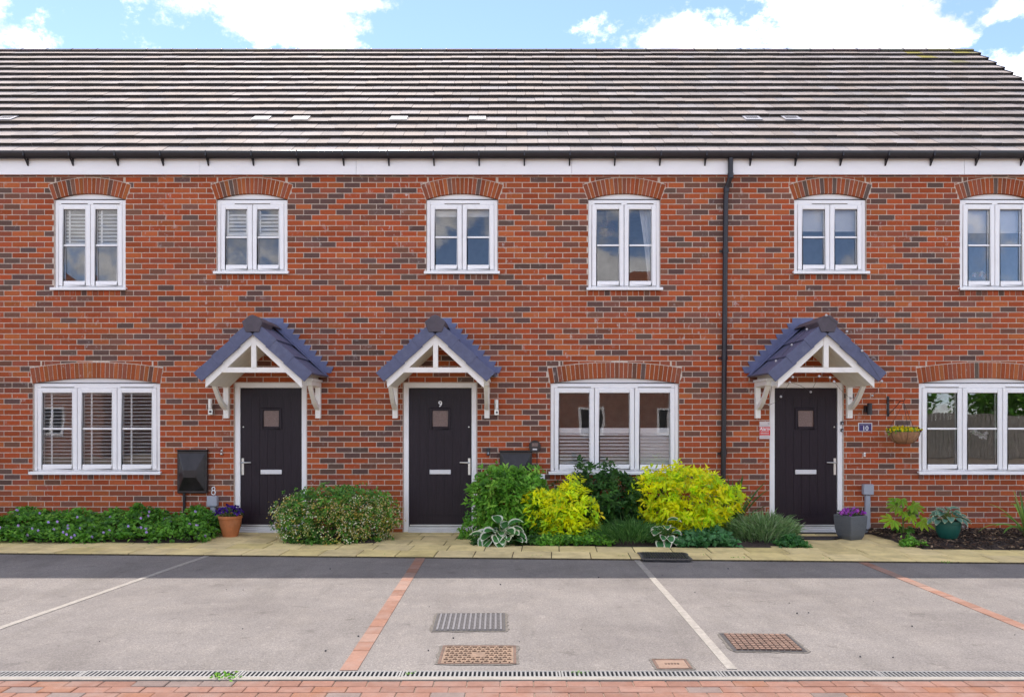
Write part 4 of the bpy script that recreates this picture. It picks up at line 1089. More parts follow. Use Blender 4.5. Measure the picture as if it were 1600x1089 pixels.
def hosta_leaf(mb, base, d, L, W, colc, colm, bend=0.9, margin=0.27, cup=0.3):
    d = Vector(d).normalized(); side = d.cross(Vector((0, -0.25, 1))).normalized(); p = Vector(base); ns = 7; rows = []
    for j in range(ns + 1):
        t = j / ns; w = W * 0.5 * (math.sin(math.pi * (0.04 + 0.955 * t ** 0.8)) ** 0.75) + 0.001
        up = side.cross(d).normalized()
        m = 1 - margin * (1.0 if t < 0.8 else 1 + (t - 0.8) * 2.4)
        rows.append([p - side * w + up * w * cup, p - side * w * m + up * w * cup * m * m, p, p + side * w * m + up * w * cup * m * m, p + side * w + up * w * cup])
        d = (d + Vector((0, 0, -1)) * bend * 0.2).normalized(); p = p + d * (L / ns)
    for j in range(ns):
        for i in range(4):
            mb.col = colm if (i in (0, 3) or j == ns - 1) else colc
            q = [rows[j][i], rows[j][i + 1], rows[j + 1][i + 1], rows[j + 1][i]]; mb.add(q, [(0, 1, 2, 3)])
def hosta(name, c, rad, h, n, L, W, colc, colm, label, seed, z0=0.0, parent_label=None, margin=0.28):
    root = empty(name, (c[0], c[1], z0), label, 'hosta'); rr = random.Random(seed)
    st = MB()
    for i in range(n):
        a = 2 * math.pi * (i * 0.381966) + rr.uniform(-0.3, 0.3); t = math.sqrt((i + 0.5) / n)
        r = rad * 0.62 * t; z = z0 + h * (1.0 - 0.72 * t ** 1.6) * rr.uniform(0.6, 1.1) - 0.02
        base = Vector((c[0] + r * math.cos(a), c[1] + r * 0.8 * math.sin(a), max(z, z0 + 0.03))); 
        d = Vector((math.cos(a) + rr.uniform(-0.35, 0.35), math.sin(a) - 0.25 + rr.uniform(-0.3, 0.3), 0.85 - 0.75 * t + rr.uniform(-0.25, 0.35))); v = rr.uniform(0.8, 1.2); mb = MB()
        hosta_leaf(mb, base, d, L * rr.uniform(0.8, 1.15), W * rr.uniform(0.8, 1.1), tuple(q * v for q in colc), tuple(q * rr.uniform(0.9, 1.05) for q in colm), bend=rr.uniform(0.5, 1.2), margin=margin)
        mb.build('leaf', 'leaf', root, colors=True, smooth='all')
        st.tube([(c[0] + rr.uniform(-0.03, 0.03), c[1] + rr.uniform(-0.03, 0.03), z0), tuple(base.lerp(Vector((c[0], c[1], z0)), 0.4) + Vector((0, 0, 0.03))), tuple(base)], [0.006, 0.005, 0.004], 5)
    st.build('leaf_stalks', 'greenstem', root); return root
WHITE_M = (0.85, 0.85, 0.68)
hosta('variegated_hosta', (-0.14, -0.98), 0.36, 0.28, 44, 0.18, 0.15, (0.07, 0.24, 0.06), WHITE_M, 'variegated hosta with broad white edged leaves in front of the green shrub', 4)
hosta('variegated_hosta', (1.93, -1.02), 0.27, 0.30, 24, 0.165, 0.13, (0.07, 0.24, 0.08), WHITE_M, 'small sparse white edged hosta in front of the larger yellow shrub', 8)

def mound(name, x0, x1, yc, yr, h, n, L, W, cols, wts, label, cat, kind='stuff', flowers=None, per=5):
    """low ground cover: one mass"""
    root = empty(name, ((x0 + x1) / 2, yc, 0), label, cat)
    root['kind'] = kind
    tx = nrg.uniform(x0, x1, n); ty = nrg.uniform(-1, 1, n)
    hm = np.array([0.72 + 0.5 * mnoise.noise(Vector((x * 2.3, y * 1.5, 7.7))) + 0.35 * mnoise.noise(Vector((x * 6, y * 4, 1.1))) for x, y in zip(tx, ty)])
    edge = np.minimum(1, np.minimum(tx - x0, x1 - tx) / 0.18 + 0.25)
    z = h * hm * (1 - 0.62 * np.clip(-ty, 0, 1) ** 2.2) * edge * np.where(nrg.random(n) < 0.3, nrg.uniform(0.3, 1, n), 1.0)
    p = np.stack([tx, yc + ty * yr, np.maximum(0.03, z)], 1); p[:, 1] = np.minimum(p[:, 1], -0.03)
    N = n * per; A = np.tile(np.array([0, -0.35, 0.8]), (N, 1)); rv = norm(nrg.normal(size=(N, 3)) * np.array([1, 1, 0.5]))
    leaves(np.repeat(p, per, 0) + nrg.normal(size=(N, 3)) * L * 0.3, A * nrg.uniform(0.1, 0.8, (N, 1)) + rv, L * nrg.uniform(0.6, 1.25, N), W * nrg.uniform(0.7, 1.2, N), np.repeat(palette(n, cols, wts), per, 0), name='foliage', parent=root, kind='stuff')
    if flowers:
        fc, nf, fs = flowers; j = nrg.choice(np.where(ty < 0.4)[0], nf, replace=False)
        N = nf * 6; q = np.repeat(p[j] + np.array([0, -0.03, 0.05]), 6, 0)
        a = np.tile(np.arange(6) * np.pi / 3, nf); d = np.stack([np.cos(a), np.full(N, -0.25), np.sin(a)], 1)
        leaves(q, d, np.full(N, fs), np.full(N, fs * 0.8), np.repeat(palette(nf, [fc], [1]), 6, 0), name='flowers', parent=root, mat='petal', kind='stuff')
    return root
mound('ground_cover', -9.0, -3.93, -0.50, 0.46, 0.31, 3600, 0.062, 0.040, [(0.10, 0.29, 0.03), (0.16, 0.40, 0.045), (0.06, 0.18, 0.03), (0.25, 0.50, 0.07)], [4, 3, 3, 1], 'low leafy green ground cover with small mauve flowers below the left window', 'ground cover', flowers=((0.62, 0.45, 0.88), 85, 0.022))
mound('low_plant', -0.5, 0.42, -1.0, 0.10, 0.12, 220, 0.05, 0.03, DARK, [1, 2, 2, 1], 'low dark green weeds beneath the white edged hosta', 'plant')
mound('low_plant', 0.3, 1.25, -1.06, 0.10, 0.12, 320, 0.05, 0.03, GREEN, [2, 1, 2, 1], 'low green plants at the foot of the smaller yellow shrub', 'plant')
mound('low_plant', 2.05, 2.75, -1.08, 0.16, 0.17, 260, 0.075, 0.055, [(0.07, 0.22, 0.07), (0.10, 0.28, 0.10)], [1, 1], 'low blue green leafy plant at the foot of the larger yellow shrub', 'plant')
mound('low_plant', 3.30, 3.62, -1.18, 0.12, 0.13, 130, 0.05, 0.045, [(0.08, 0.25, 0.06), (0.05, 0.17, 0.05)], [1, 1], 'small round leaved green plant at the right tip of the lavender', 'plant')
mound('low_plant', 4.82, 5.1, -1.16, 0.10, 0.10, 50, 0.05, 0.035, GREEN, [1, 1, 1, 1], 'small weed at the left corner of the mulch bed', 'plant')

# weeds in joints
i = 0
for px, py, s, lab in ((352, 1055, 0.05, 'green weed growing beside the drain channel at lower left'), (140, 856, 0.03, 'tiny weed in the path joint at far left'), (322, 846, 0.03, 'tiny weed beside the terracotta pot path'), (600, 866, 0.03, 'tiny weed on the path below the flowering shrub'),
                       (832, 868, 0.035, 'tiny weed at the path edge below the smaller yellow shrub'), (1150, 871, 0.04, 'weed tuft at the path edge below the lavender'), (1097, 867, 0.035, 'weed tuft just right of the gully grate'), (975, 868, 0.03, 'weed speck just left of the gully grate'), (1290, 872, 0.035, 'weed on the path edge below the right door'),
                       (1480, 877, 0.03, 'weed on the path edge below the green pot'), (640, 1049, 0.02, 'weed sprouting through the drain below the brick line'), (905, 1047, 0.02, 'weed sprouting through the drain right of the rusty cover')):
    x, y = gp(px, py); n = 46 if s > 0.045 else 22; e = empty('weed', (x, y, -0.015), lab, 'weed', 'weeds in the paving joints')
    b = np.stack([x + nrg.normal(size=n) * s * 1.1, y + nrg.normal(size=n) * s * 0.4, np.full(n, -0.015) + nrg.random(n) * s * 0.4], 1)
    leaves(b, nrg.normal(size=(n, 3)) * 0.7 + np.array([0, -0.2, 0.8]), s * 0.6 * nrg.uniform(0.6, 1.3, n), s * 0.28 * np.ones(n), palette(n, GREEN, [1, 2, 1, 2]), name='foliage', parent=e, kind='stuff')
stones = MB()
for _ in range(34):
    x = rnd.uniform(-4.5, 4.5); y = rnd.uniform(CH_Y1 + 0.1, -2.3); s = rnd.uniform(0.003, 0.008); stones.sphere((x, y, -0.02 + s * 0.4), s, 4)
stones.build('grit', 'iron', None, kind='stuff', label='scattered dark grit on the car park')

# ------------------------------------------------------------------ pots and planters
def bunch(name, c, z, rx, ry, h, n, cols, wts, fcols, nf, fs, label, cat, L=0.045, W=0.02):
    root = empty(name, (c[0], c[1], z), label, cat)
    a = nrg.uniform(0, 6.283, n); r = np.sqrt(nrg.random(n))
    p = np.stack([c[0] + rx * r * np.cos(a), c[1] + ry * r * np.sin(a), z + nrg.random(n) * h * (1.05 - 0.5 * r)], 1)
    leaves(p, nrg.normal(size=(n, 3)) + np.array([0, -0.2, 0.5]), L * nrg.uniform(0.6, 1.2, n), W * nrg.uniform(0.7, 1.2, n), palette(n, cols, wts), name='foliage', parent=root, kind='stuff')
    a = nrg.uniform(0, 6.283, nf); r = np.sqrt(nrg.random(nf)) * 1.12
    q = np.stack([c[0] + rx * r * np.cos(a), c[1] + ry * r * np.sin(a) - 0.02, z + h * (1.12 - 0.5 * r ** 2) * nrg.uniform(0.55, 1.1, nf)], 1)
    N = nf * 7; t = np.tile(np.arange(7) * 2 * np.pi / 7, nf); d = np.stack([np.cos(t), -0.35 + nrg.normal(size=N) * 0.3, np.sin(t)], 1)
    leaves(np.repeat(q, 7, 0), d, fs * nrg.uniform(0.8, 1.2, N), fs * 0.95 * np.ones(N), np.repeat(palette(nf, fcols[0], fcols[1]), 7, 0), name='flowers', parent=root, mat='petal', kind='stuff')
    mb = MB()
    for k in range(7):
        j = nrg.integers(0, nf); mb.tube([(c[0] + nrg.normal() * 0.03, c[1] + nrg.normal() * 0.02, z - 0.02), tuple(q[j])], [0.004, 0.002], 5)
    mb.build('stems', 'greenstem', root); return root
def pot(name, c, z, prof, mat, label, cat='plant pot', soil_r=0.1, soil_z=0.2):
    e = empty(name, (c[0], c[1], z), label, cat)
    MB().lathe(prof, (c[0], c[1], z), 36).build('body', mat, e, smooth=True)
    MB().lathe([(soil_r, 0), (soil_r, 0.01), (soil_r * 0.5, 0.018)], (c[0], c[1], z + soil_z), 20).build('compost', 'soil', e); return e
tp = (pp(360, 830, -0.36)[0], -0.36)
pot('terracotta_pot', tp, -0.008, [(0.095, 0), (0.108, 0.05), (0.135, 0.16), (0.146, 0.235), (0.150, 0.25), (0.157, 0.255), (0.159, 0.285), (0.150, 0.29), (0.137, 0.285), (0.135, 0.25)], 'terracotta', 'orange terracotta pot beside the left door', soil_r=0.133, soil_z=0.255)
bunch('purple_flowers', tp, 0.255, 0.17, 0.13, 0.15, 240, [(0.08, 0.15, 0.03), (0.13, 0.2, 0.06)], [1, 1], ([(0.07, 0.012, 0.27), (0.11, 0.03, 0.36), (0.04, 0.008, 0.15)], [3, 2, 2]), 70, 0.022, 'deep purple flowers growing in the terracotta pot', 'flowers')
# square flared planter, turned
gx, gy = 4.44, -0.60; e = empty('square_planter', (gx, gy, 0), 'square flared dark grey planter by the right door', 'planter'); rot = R(24)
def sq(prof, mat, nm, bev=0.006):
    mb = MB(); vs = []; fs = []
    for r, z in prof:
        for a in range(4):
            q = rot + math.pi / 4 + a * math.pi / 2; vs.append((gx + r * 1.4142 * math.cos(q), gy + r * 1.4142 * math.sin(q), z))
    for i in range(len(prof) - 1):
        for a in range(4): fs.append((i * 4 + a, i * 4 + (a + 1) % 4, i * 4 + 4 + (a + 1) % 4, i * 4 + 4 + a))
    fs += [(3, 2, 1, 0), tuple(range((len(prof) - 1) * 4, len(prof) * 4))]
    mb.add(vs, fs); mb.build(nm, mat, e, bevel=bev)
sq([(0.098, 0.0), (0.120, 0.05), (0.136, 0.13), (0.145, 0.23), (0.148, 0.32), (0.132, 0.32), (0.129, 0.29)], 'planter', 'body', 0.016)
sq([(0.127, 0.292), (0.127, 0.299)], 'soil', 'compost', 0)
bunch('pink_flowers', (gx, gy), 0.30, 0.16, 0.14, 0.10, 260, [(0.05, 0.10, 0.03), (0.10, 0.15, 0.06), (0.03, 0.06, 0.02)], [1, 1, 1], ([(0.42, 0.07, 0.50), (0.52, 0.13, 0.58), (0.30, 0.04, 0.36)], [3, 2, 1]), 46, 0.021, 'magenta pink flowers growing in the square grey planter', 'flowers', L=0.035, W=0.014)
# green bowl pot with hosta
gpx = (pp(1481, 850, -0.92)[0], -0.92)
pot('green_pot', gpx, 0.045, [(0.078, 0), (0.108, 0.03), (0.135, 0.1), (0.148, 0.175), (0.151, 0.205), (0.159, 0.21), (0.162, 0.24), (0.151, 0.243), (0.141, 0.235), (0.138, 0.2)], 'greenpot', 'glossy dark green bowl pot standing on the mulch bed', soil_r=0.136, soil_z=0.205)
hosta('potted_hosta', (gpx[0], gpx[1]), 0.26, 0.21, 36, 0.125, 0.085, (0.14, 0.31, 0.23), (0.55, 0.60, 0.38), 'blue green hosta with pale leaf edges growing in the green pot', 21, z0=0.262, margin=0.13)
# fatsia
fx, fy = pp(1411, 840, -0.45)[0], -0.45; root = empty('fatsia_plant', (fx, fy, 0.04), 'young lime green plant with large lobed leaves between grey planter and green pot', 'plant')
st = MB(); rr = random.Random(5); st.tube([(fx + 0.01, fy, 0.02), (fx + 0.0, fy, 0.2), (fx - 0.01, fy, 0.40)], [0.012, 0.010, 0.007], 7)
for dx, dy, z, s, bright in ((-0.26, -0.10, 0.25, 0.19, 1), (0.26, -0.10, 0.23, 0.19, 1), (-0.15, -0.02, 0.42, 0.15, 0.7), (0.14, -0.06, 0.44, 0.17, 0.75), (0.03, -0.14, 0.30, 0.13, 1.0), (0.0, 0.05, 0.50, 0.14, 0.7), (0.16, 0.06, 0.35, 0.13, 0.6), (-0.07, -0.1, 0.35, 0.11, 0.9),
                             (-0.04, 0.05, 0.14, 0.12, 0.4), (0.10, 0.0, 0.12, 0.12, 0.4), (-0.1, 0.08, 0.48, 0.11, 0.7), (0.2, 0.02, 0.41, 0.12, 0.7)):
    hub = Vector((fx + dx * 0.72, fy + dy, z)); out_ = Vector((dx, dy - 0.12, -0.02)).normalized(); mb = MB()
    side = Vector((0, 0, 1)).cross(out_).normalized(); upv = (Vector((0, -0.75, 0.75))).normalized(); side = upv.cross(out_).normalized(); out2 = side.cross(upv).normalized()
    for j in range(7):
        a = (j - 3) * 0.62; l = s * (1.0 - 0.10 * abs(j - 3)) * rr.uniform(0.9, 1.1); dv = out2 * math.cos(a) + side * math.sin(a) - Vector((0, 0, 0.12))
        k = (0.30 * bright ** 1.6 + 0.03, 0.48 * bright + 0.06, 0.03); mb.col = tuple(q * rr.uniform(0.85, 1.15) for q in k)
        dv.normalize(); sd = dv.cross(upv).normalized(); w = s * 0.145; P = hub
        v = [P, P + dv * l * 0.35 + sd * w * 0.6 + upv * 0.006, P + dv * l * 0.62 + sd * w, P + dv * l * 0.85 + sd * w * 0.55 - upv * 0.008, P + dv * l - upv * 0.02,
             P + dv * l * 0.85 - sd * w * 0.55 - upv * 0.008, P + dv * l * 0.62 - sd * w, P + dv * l * 0.35 - sd * w * 0.6 + upv * 0.006, P + dv * l * 0.6 - upv * 0.012]
        mb.add(v, [(0, 1, 8), (1, 2, 8), (2, 3, 8), (3, 4, 8), (4, 5, 8), (5, 6, 8), (6, 7, 8), (7, 0, 8)])
    mb.build('leaf', 'leaf', root, colors=True)
    st.tube([(fx, fy, max(0.05, z - 0.12)), tuple(hub)], [0.006, 0.004], 6)
st.build('stem', 'greenstem', root)

# hanging basket with its bracket
hx, _, hz = pp(1412, 683, -0.3); hy = -0.30
b = empty('hanging_basket', (hx, hy, hz), 'coir lined hanging basket by the right window', 'basket')
n = 8; prof = [(0.06, -0.09), (0.115, -0.075), (0.165, -0.03), (0.195, 0.03), (0.205, 0.075), (0.19, 0.075), (0.18, 0.05)]
MB().lathe(prof, (hx, hy, hz), 28).build('liner', 'coir', b, smooth=True)
mb = MB()
for k in range(6):
    a = k * math.pi / 3 + 0.3; mb.tube([(hx + (r + 0.004) * math.cos(a), hy + (r + 0.004) * math.sin(a), hz + z) for r, z in prof[:5]], 0.002, 5)
mb.build('wire_frame', 'black', b)
hk = (hx + 0.0, hy, hz + 0.47); mb = MB()
for k in range(3):
    a = k * 2 * math.pi / 3 + 0.35; mb.tube([hk, (hx + 0.2 * math.cos(a), hy + 0.2 * math.sin(a), hz + 0.075)], 0.0028, 5)
mb.build('chain', 'black', b)
e = empty('basket_bracket', (hx, 0, hz + 0.4), 'black iron wall bracket holding the hanging basket', 'bracket')
MB().box(hx - 0.085, hx - 0.055, -0.014, -0.001, hz + 0.28, hz + 0.56).build('back_plate', 'black', e)
mb = MB(); mb.tube([(hx - 0.07, -0.012, hz + 0.50), (hx - 0.03, -0.2, hz + 0.50), (hx, hy, hz + 0.485), (hx, hy - 0.02, hz + 0.50), (hx, hy - 0.03, hz + 0.52)], 0.006, 6); mb.tube([(hx - 0.07, -0.012, hz + 0.30), (hx - 0.03, -0.16, hz + 0.42), (hx - 0.012, -0.24, hz + 0.495)], 0.005, 6); mb.build('arm', 'black', e)
bunch('basket_flowers', (hx, hy), hz + 0.055, 0.215, 0.19, 0.09, 380, GREEN, [2, 2, 1, 1], ([(0.80, 0.62, 0.01), (0.72, 0.68, 0.03), (0.12, 0.006, 0.012)], [6, 3, 1.0]), 95, 0.017, 'yellow and dark red flowers spilling over the hanging basket', 'flowers', L=0.04, W=0.018)

# ------------------------------------------------------------------ things on the walls
def meter_box(x0, x1, z0, z1, label, pipe):
    e = empty('meter_box', ((x0 + x1) / 2, 0, z0), label, 'meter box', 'black meter boxes'); c = (x0 + x1) / 2
    MB().box(x0, x1, -0.07, -0.001, z0, z1).build('case', 'blackmatt', e, bevel=0.008)
    f = MB(); a0, a1, b0, b1 = x0 + 0.02, x1 - 0.02, z0 + 0.03, z1 - 0.03; ca, cb = c - 0.085, c + 0.085; da, db = z0 + 0.225, z0 + 0.325
    v = [(a0, -0.071, b0), (a1, -0.071, b0), (a1, -0.071, b1), (a0, -0.071, b1), (ca, -0.15, da), (cb, -0.15, da), (cb, -0.15, db), (ca, -0.15, db)]
    f.add(v, [(4, 5, 6, 7), (0, 1, 5, 4), (1, 2, 6, 5), (2, 3, 7, 6), (3, 0, 4, 7), (3, 2, 1, 0)]); f.build('lid', 'blackmatt', e, bevel=0.006)
    MB().box(x0 - 0.006, x1 + 0.006, -0.085, -0.001, z1 + 0.001, z1 + 0.016).build('hood', 'blackmatt', e, bevel=0.004)
    if pipe: MB().tube([(x0 + 0.085, -0.035, z0 + 0.01), (x0 + 0.085, -0.035, 0.0)], 0.019, 10).build('pipe', 'black', e, smooth=True)
meter_box(wx(280), wx(326), wz(770), wz(704), 'black gas meter box on the wall left of the left door', True)
meter_box(wx(781), wx(831), wz(771), wz(705), 'black gas meter box half hidden behind the tall green shrub', False)
def grey_service(x, zt, label):
    e = empty('service_post', (x, -0.02, 0), label, 'cable box', 'grey cable boxes')
    MB().box(x - 0.071, x + 0.071, -0.075, -0.001, zt - 0.145, zt).build('box', 'greybox', e, bevel=0.008)
    MB().box(x - 0.034, x + 0.034, -0.05, -0.001, -0.02, zt - 0.146).build('conduit', 'greybox', e, bevel=0.008)
grey_service(wx(334), wz(774), 'small grey cable box on the wall beneath the white number 8')
grey_service(wx(1354), wz(756), 'small grey cable box on the wall behind the square planter')
mb = MB()
for r, zc in ((0.026, wz(769.2)), (0.0205, wz(763.2))):
    mb.tube([(wx(334) + r * math.cos(a * math.pi / 10), -0.012, zc + r * 1.12 * math.sin(a * math.pi / 10)) for a in range(21)], 0.0065, 6)
mb.build('house_number', 'white', None, label='white number 8 on the brick wall above the left grey cable box', cat='house number')
def wall_light(x, z, mat, label, up):
    e = empty('wall_light', (x, 0, z), label, 'wall light', 'wall lights')
    if up:
        MB().tube([(x, -0.065, z - 0.02), (x, -0.065, z + 0.11)], 0.031, 18).build('lamp_tube', mat, e, smooth=True)
        MB().box(x - 0.031, x + 0.031, -0.075, -0.001, z - 0.105, z - 0.022).build('back_box', mat, e, bevel=0.004)
        MB().tube([(x + 0.004, -0.0745, z - 0.065), (x + 0.004, -0.088, z - 0.065)], 0.015, 12).build('sensor', 'black', e)
    else:
        MB().tube([(x, -0.09, z - 0.08), (x, -0.09, z + 0.08)], 0.033, 18).build('lamp_tube', mat, e, smooth=True)
        MB().box(x - 0.045, x + 0.025, -0.06, -0.001, z - 0.045, z + 0.045).build('back_box', mat, e, bevel=0.004)
wall_light(wx(331.5), wz(636), 'steel', 'steel tube wall light left of the left door', True)
wall_light(wx(776), wz(637), 'steel', 'steel tube wall light right of the middle door', True)
wall_light(wx(1354), wz(639), 'black', 'black wall light to the right of the right door', False)
def doorbell(x, z, y, w, h, label, mat='black'):
    e = empty('doorbell', (x, y, z), label, 'doorbell'); MB().box(x - w, x + w, y - 0.022, y, z - h, z + h).build('case', mat, e, bevel=0.004)
    MB().tube([(x, y - 0.0215, z - h * 0.35), (x, y - 0.027, z - h * 0.35)], w * 0.6, 12).build('button', 'greybox', e)
doorbell(wx(763), wz(705.5), -0.001, 0.023, 0.053, 'black doorbell on the brick between middle door and meter box')
doorbell(wx(1316), wz(661), 0.018, 0.02, 0.024, 'upper black doorbell on the white frame of the right door')
doorbell(wx(1316), wz(672), 0.018, 0.018, 0.022, 'lower black button on the white frame of the right door')
e = empty('tap', (wx(347), 0, wz(706)), 'small silver wall fitting beside the left door', 'wall fitting')
MB().sphere((wx(347.3), -0.018, wz(704)), 0.018, 8).build('upper_knob', 'steel', e, smooth='all'); MB().sphere((wx(347), -0.02, wz(709)), 0.021, 8).build('lower_knob', 'steel', e, smooth='all')
e = empty('socket_box', (wx(1350), 0, wz(710)), 'tiny cream fitting on the brick below the number 10 plaque', 'wall fitting')
MB().box(wx(1348.8), wx(1351.8), -0.02, -0.001, wz(713.5), wz(706.5)).build('case', 'cream', e, bevel=0.003); MB().box(wx(1349.6), wx(1351), -0.024, -0.0195, wz(711), wz(709)).build('cap', 'greybox', e)
# hose timer on the wall by the meter box
tx, tz = wx(835.5), wz(697); e = empty('meter_dial', (tx, 0, tz), 'round black dial with small screen above the half hidden meter box', 'dial')
MB().tube([(tx, -0.001, tz), (tx, -0.075, tz)], [0.085, 0.078], 20).build('case', 'blackmatt', e, smooth=True)
MB().box(tx - 0.042, tx + 0.042, -0.08, -0.0755, tz - 0.002, tz + 0.045).build('screen', 'doorglass', e); MB().box(tx - 0.03, tx + 0.03, -0.079, -0.0755, tz - 0.05, tz - 0.03).build('label_plate', 'alu_white', e)
mb = MB(); mb.tube([(tx + 0.03, -0.03, tz - 0.07), (tx + 0.032, -0.02, tz - 0.3), (tx + 0.02, -0.02, 0.3)], 0.006, 6); mb.tube([(tx - 0.05, -0.03, tz - 0.07), (tx - 0.055, -0.02, tz - 0.35), (tx - 0.05, -0.02, 0.3)], 0.006, 6); mb.build('cable', 'black', e)
e = empty('white_box', (wx(847), 0, wz(748)), 'small white box on the wall behind the tall green shrub', 'box'); MB().box(wx(840), wx(851), -0.06, -0.001, wz(752), wz(740.5)).build('case', 'white', e, bevel=0.004)
# number plaque
x0, x1, z0, z1 = wx(1340.5), wx(1362.5), wz(674.5), wz(660.5); e = empty('number_plaque', ((x0 + x1) / 2, 0, z0), 'purple house number plaque reading 10', 'plaque')
MB().box(x0, x1, -0.008, -0.001, z0, z1).build('backing', 'alu_white', e, bevel=0.002); MB().box(x0 + 0.013, x1 - 0.013, -0.0105, -0.0081, z0 + 0.011, z1 - 0.011).build('panel', 'purple', e)
text_mb('10', 0.088, (x0 + x1) / 2, -0.012, z0 + 0.047, 0.002, 0.001).build('number', 'white', e)
mb = MB()
for k in range(10): mb.box(x0 + 0.03 + k * 0.0135, x0 + 0.038 + k * 0.0135, -0.0118, -0.0106, z1 - 0.031, z1 - 0.023)
mb.build('small_print', 'print', e, kind='stuff')
# alarm sign
x0, x1, z0, z1 = wx(1186.5), wx(1203), wz(685.5), wz(658.5); e = empty('alarm_sign', ((x0 + x1) / 2, 0, z0), 'white and red alarm notice fixed to the bricks left of the right door', 'sign'); cx = (x0 + x1) / 2
M['signwhite'] = plain('sign_white', (0.70, 0.62, 0.60), 0.4, vary=0.03)
MB().box(x0, x1, -0.008, -0.001, z0, z1).build('board', 'signwhite', e); za, zb = wz(680), wz(667)
MB().box(x0 + 0.001, x1 - 0.001, -0.0098, -0.0081, za, zb).build('red_band', 'red', e)
text_mb('Alarm', 0.056, cx, -0.0112, zb - 0.026, 0.002, 0.001).build('lettering', 'white', e)
mb = MB()
for r, (zz, n, hh) in enumerate(((zb - 0.055, 7, 0.012), (zb - 0.082, 6, 0.015), (zb - 0.104, 9, 0.006))):
    for k in range(n): mb.box(x0 + 0.014 + k * (0.118 / n), x0 + 0.014 + k * (0.118 / n) + 0.118 / n * 0.72, -0.0108, -0.0099, zz - hh / 2, zz + hh / 2)
mb.build('small_lettering', 'signwhite', e, kind='stuff')
mb = MB()
for zz, n in ((zb + 0.018, 8), (za - 0.022, 9)):
    for k in range(n): mb.box(x0 + 0.012 + k * (0.12 / n), x0 + 0.012 + k * (0.12 / n) + 0.12 / n * 0.7, -0.0092, -0.0081, zz - 0.004, zz + 0.004)
mb.prism([(x1 - 0.035, z1 - 0.03), (x1 - 0.012, z1 - 0.04), (x1 - 0.01, z1 - 0.028), (x1 - 0.03, z1 - 0.017)], -0.0095, -0.0081); mb.build('small_print', 'print', e, kind='stuff')
# door mat
mx, my = gp(1277, 841.5); e = empty('door_mat', (mx, my, 0.0), 'dark half round door mat in front of the right door', 'mat'); P = [(mx + 0.36 * math.cos(math.pi + i * math.pi / 16), my + 0.12 + 0.27 * math.sin(math.pi + i * math.pi / 16)) for i in range(17)]
MB().prismz(P, 0.004, 0.018).build('pile', 'mat', e); mb = MB(); mb.tube([(p[0], p[1], 0.016) for p in P], 0.01, 6); mb.build('border', 'black', e)
# string lights on the right canopy
Z = 3.89; pts = [(587, 50), (470, 135), (378, 230), (282, 327), (383, 425), (545, 420), (610, 428), (635, 453), (365, 457), (312, 543), (493, 515), (240, 592), (735, 552), (867, 538), (925, 450), (805, 265), (713, 148)]
yb = [-0.90, -0.6, -0.6, -0.6, -0.80, -0.80, -0.80, -0.78, -0.75, -0.40, -0.40, -0.2, -0.25, -0.12, -0.88, -0.88, -0.88]
root = empty('string_lights', (4.05, -0.8, 2.9), 'string of small white globe bulbs on the right door canopy', 'string lights')
PB = [Vector(pp(1140 + a / Z, 480 + b / Z, y)) for (a, b), y in zip(pts, yb)]
for q in PB: MB().sphere(q, 0.017, 8).build('bulb', 'bulb', root, smooth='all'); 
mb = MB()
def sag(a, b, s):
    P = []
    for i in range(9): t = i / 8; q = a.lerp(b, t); q.z -= s * 4 * t * (1 - t); P.append(tuple(q))
    mb.tube(P, 0.0022, 4)
for a, b, s in ((0, 1, 0.0), (1, 2, 0), (2, 3, 0), (3, 11, -0.03), (11, 9, 0.02), (9, 8, 0.0), (8, 4, 0.0), (4, 5, -0.05), (5, 6, -0.04), (6, 7, -0.02), (10, 5, 0.0), (10, 8, -0.02), (7, 12, 0.02), (12, 13, 0.02), (13, 14, 0.02), (14, 15, 0), (15, 16, 0), (16, 0, 0)): sag(PB[a], PB[b], s)
mb.build('wire', 'iron', root)

# ------------------------------------------------------------------ behind the windows
def blind(x0, x1, z0, z1, label, step=0.049, y=0.088, tilt=0.3, cords=(0.3,), rail=True, cat='blind'):
    e = empty('venetian_blind', ((x0 + x1) / 2, y, z1), label, cat)
    mb = MB(); n = int((z1 - z0 - 0.03) / step); d = 0.02
    for i in range(n):
        z = z0 + 0.03 + i * step; dz = d * math.sin(tilt); dy = d * math.cos(tilt)
        mb.add([(x0, y - dy, z - dz), (x1, y - dy, z - dz), (x1, y + dy, z + dz), (x0, y + dy, z + dz), (x0, y - dy, z - dz + 0.003), (x1, y - dy, z - dz + 0.003), (x1, y + dy, z + dz + 0.003), (x0, y + dy, z + dz + 0.003)],
               [(0, 3, 2, 1), (4, 5, 6, 7), (0, 1, 5, 4), (1, 2, 6, 5), (2, 3, 7, 6), (3, 0, 4, 7)])
    mb.build('slats', 'blind', e, kind='stuff')
    mb = MB()
    for c in cords: x = x0 + (x1 - x0) * c; mb.box(x - 0.012, x + 0.012, y - 0.026, y - 0.022, z0, z1)
    mb.build('tape', 'blind', e); MB().box(x0, x1, y - 0.025, y + 0.025, z0 - 0.012, z0 + 0.012).build('bottom_rail', 'blind', e); MB().box(x0, x1, y - 0.03, y + 0.03, z1 - 0.03, z1 + 0.02).build('head_rail', 'blind', e)
H8, H9, H10 = houses[1], houses[2], houses[3]
o = H8['ops'][2]; iw = (o.x1 - o.x0 - 0.1) / 3
for i, nm in enumerate(('left', 'middle', 'right')):
    a = o.x0 + 0.05 + iw * i + 0.06; blind(a, a + iw - 0.11, o.z0 + 0.1, o.zs - 0.1, 'white venetian blind behind the %s pane of the left ground floor window' % nm, cords=(0.27, 0.97), tilt=0.34)
o = H8['ops'][0]; iw = (o.x1 - o.x0 - 0.1) / 2
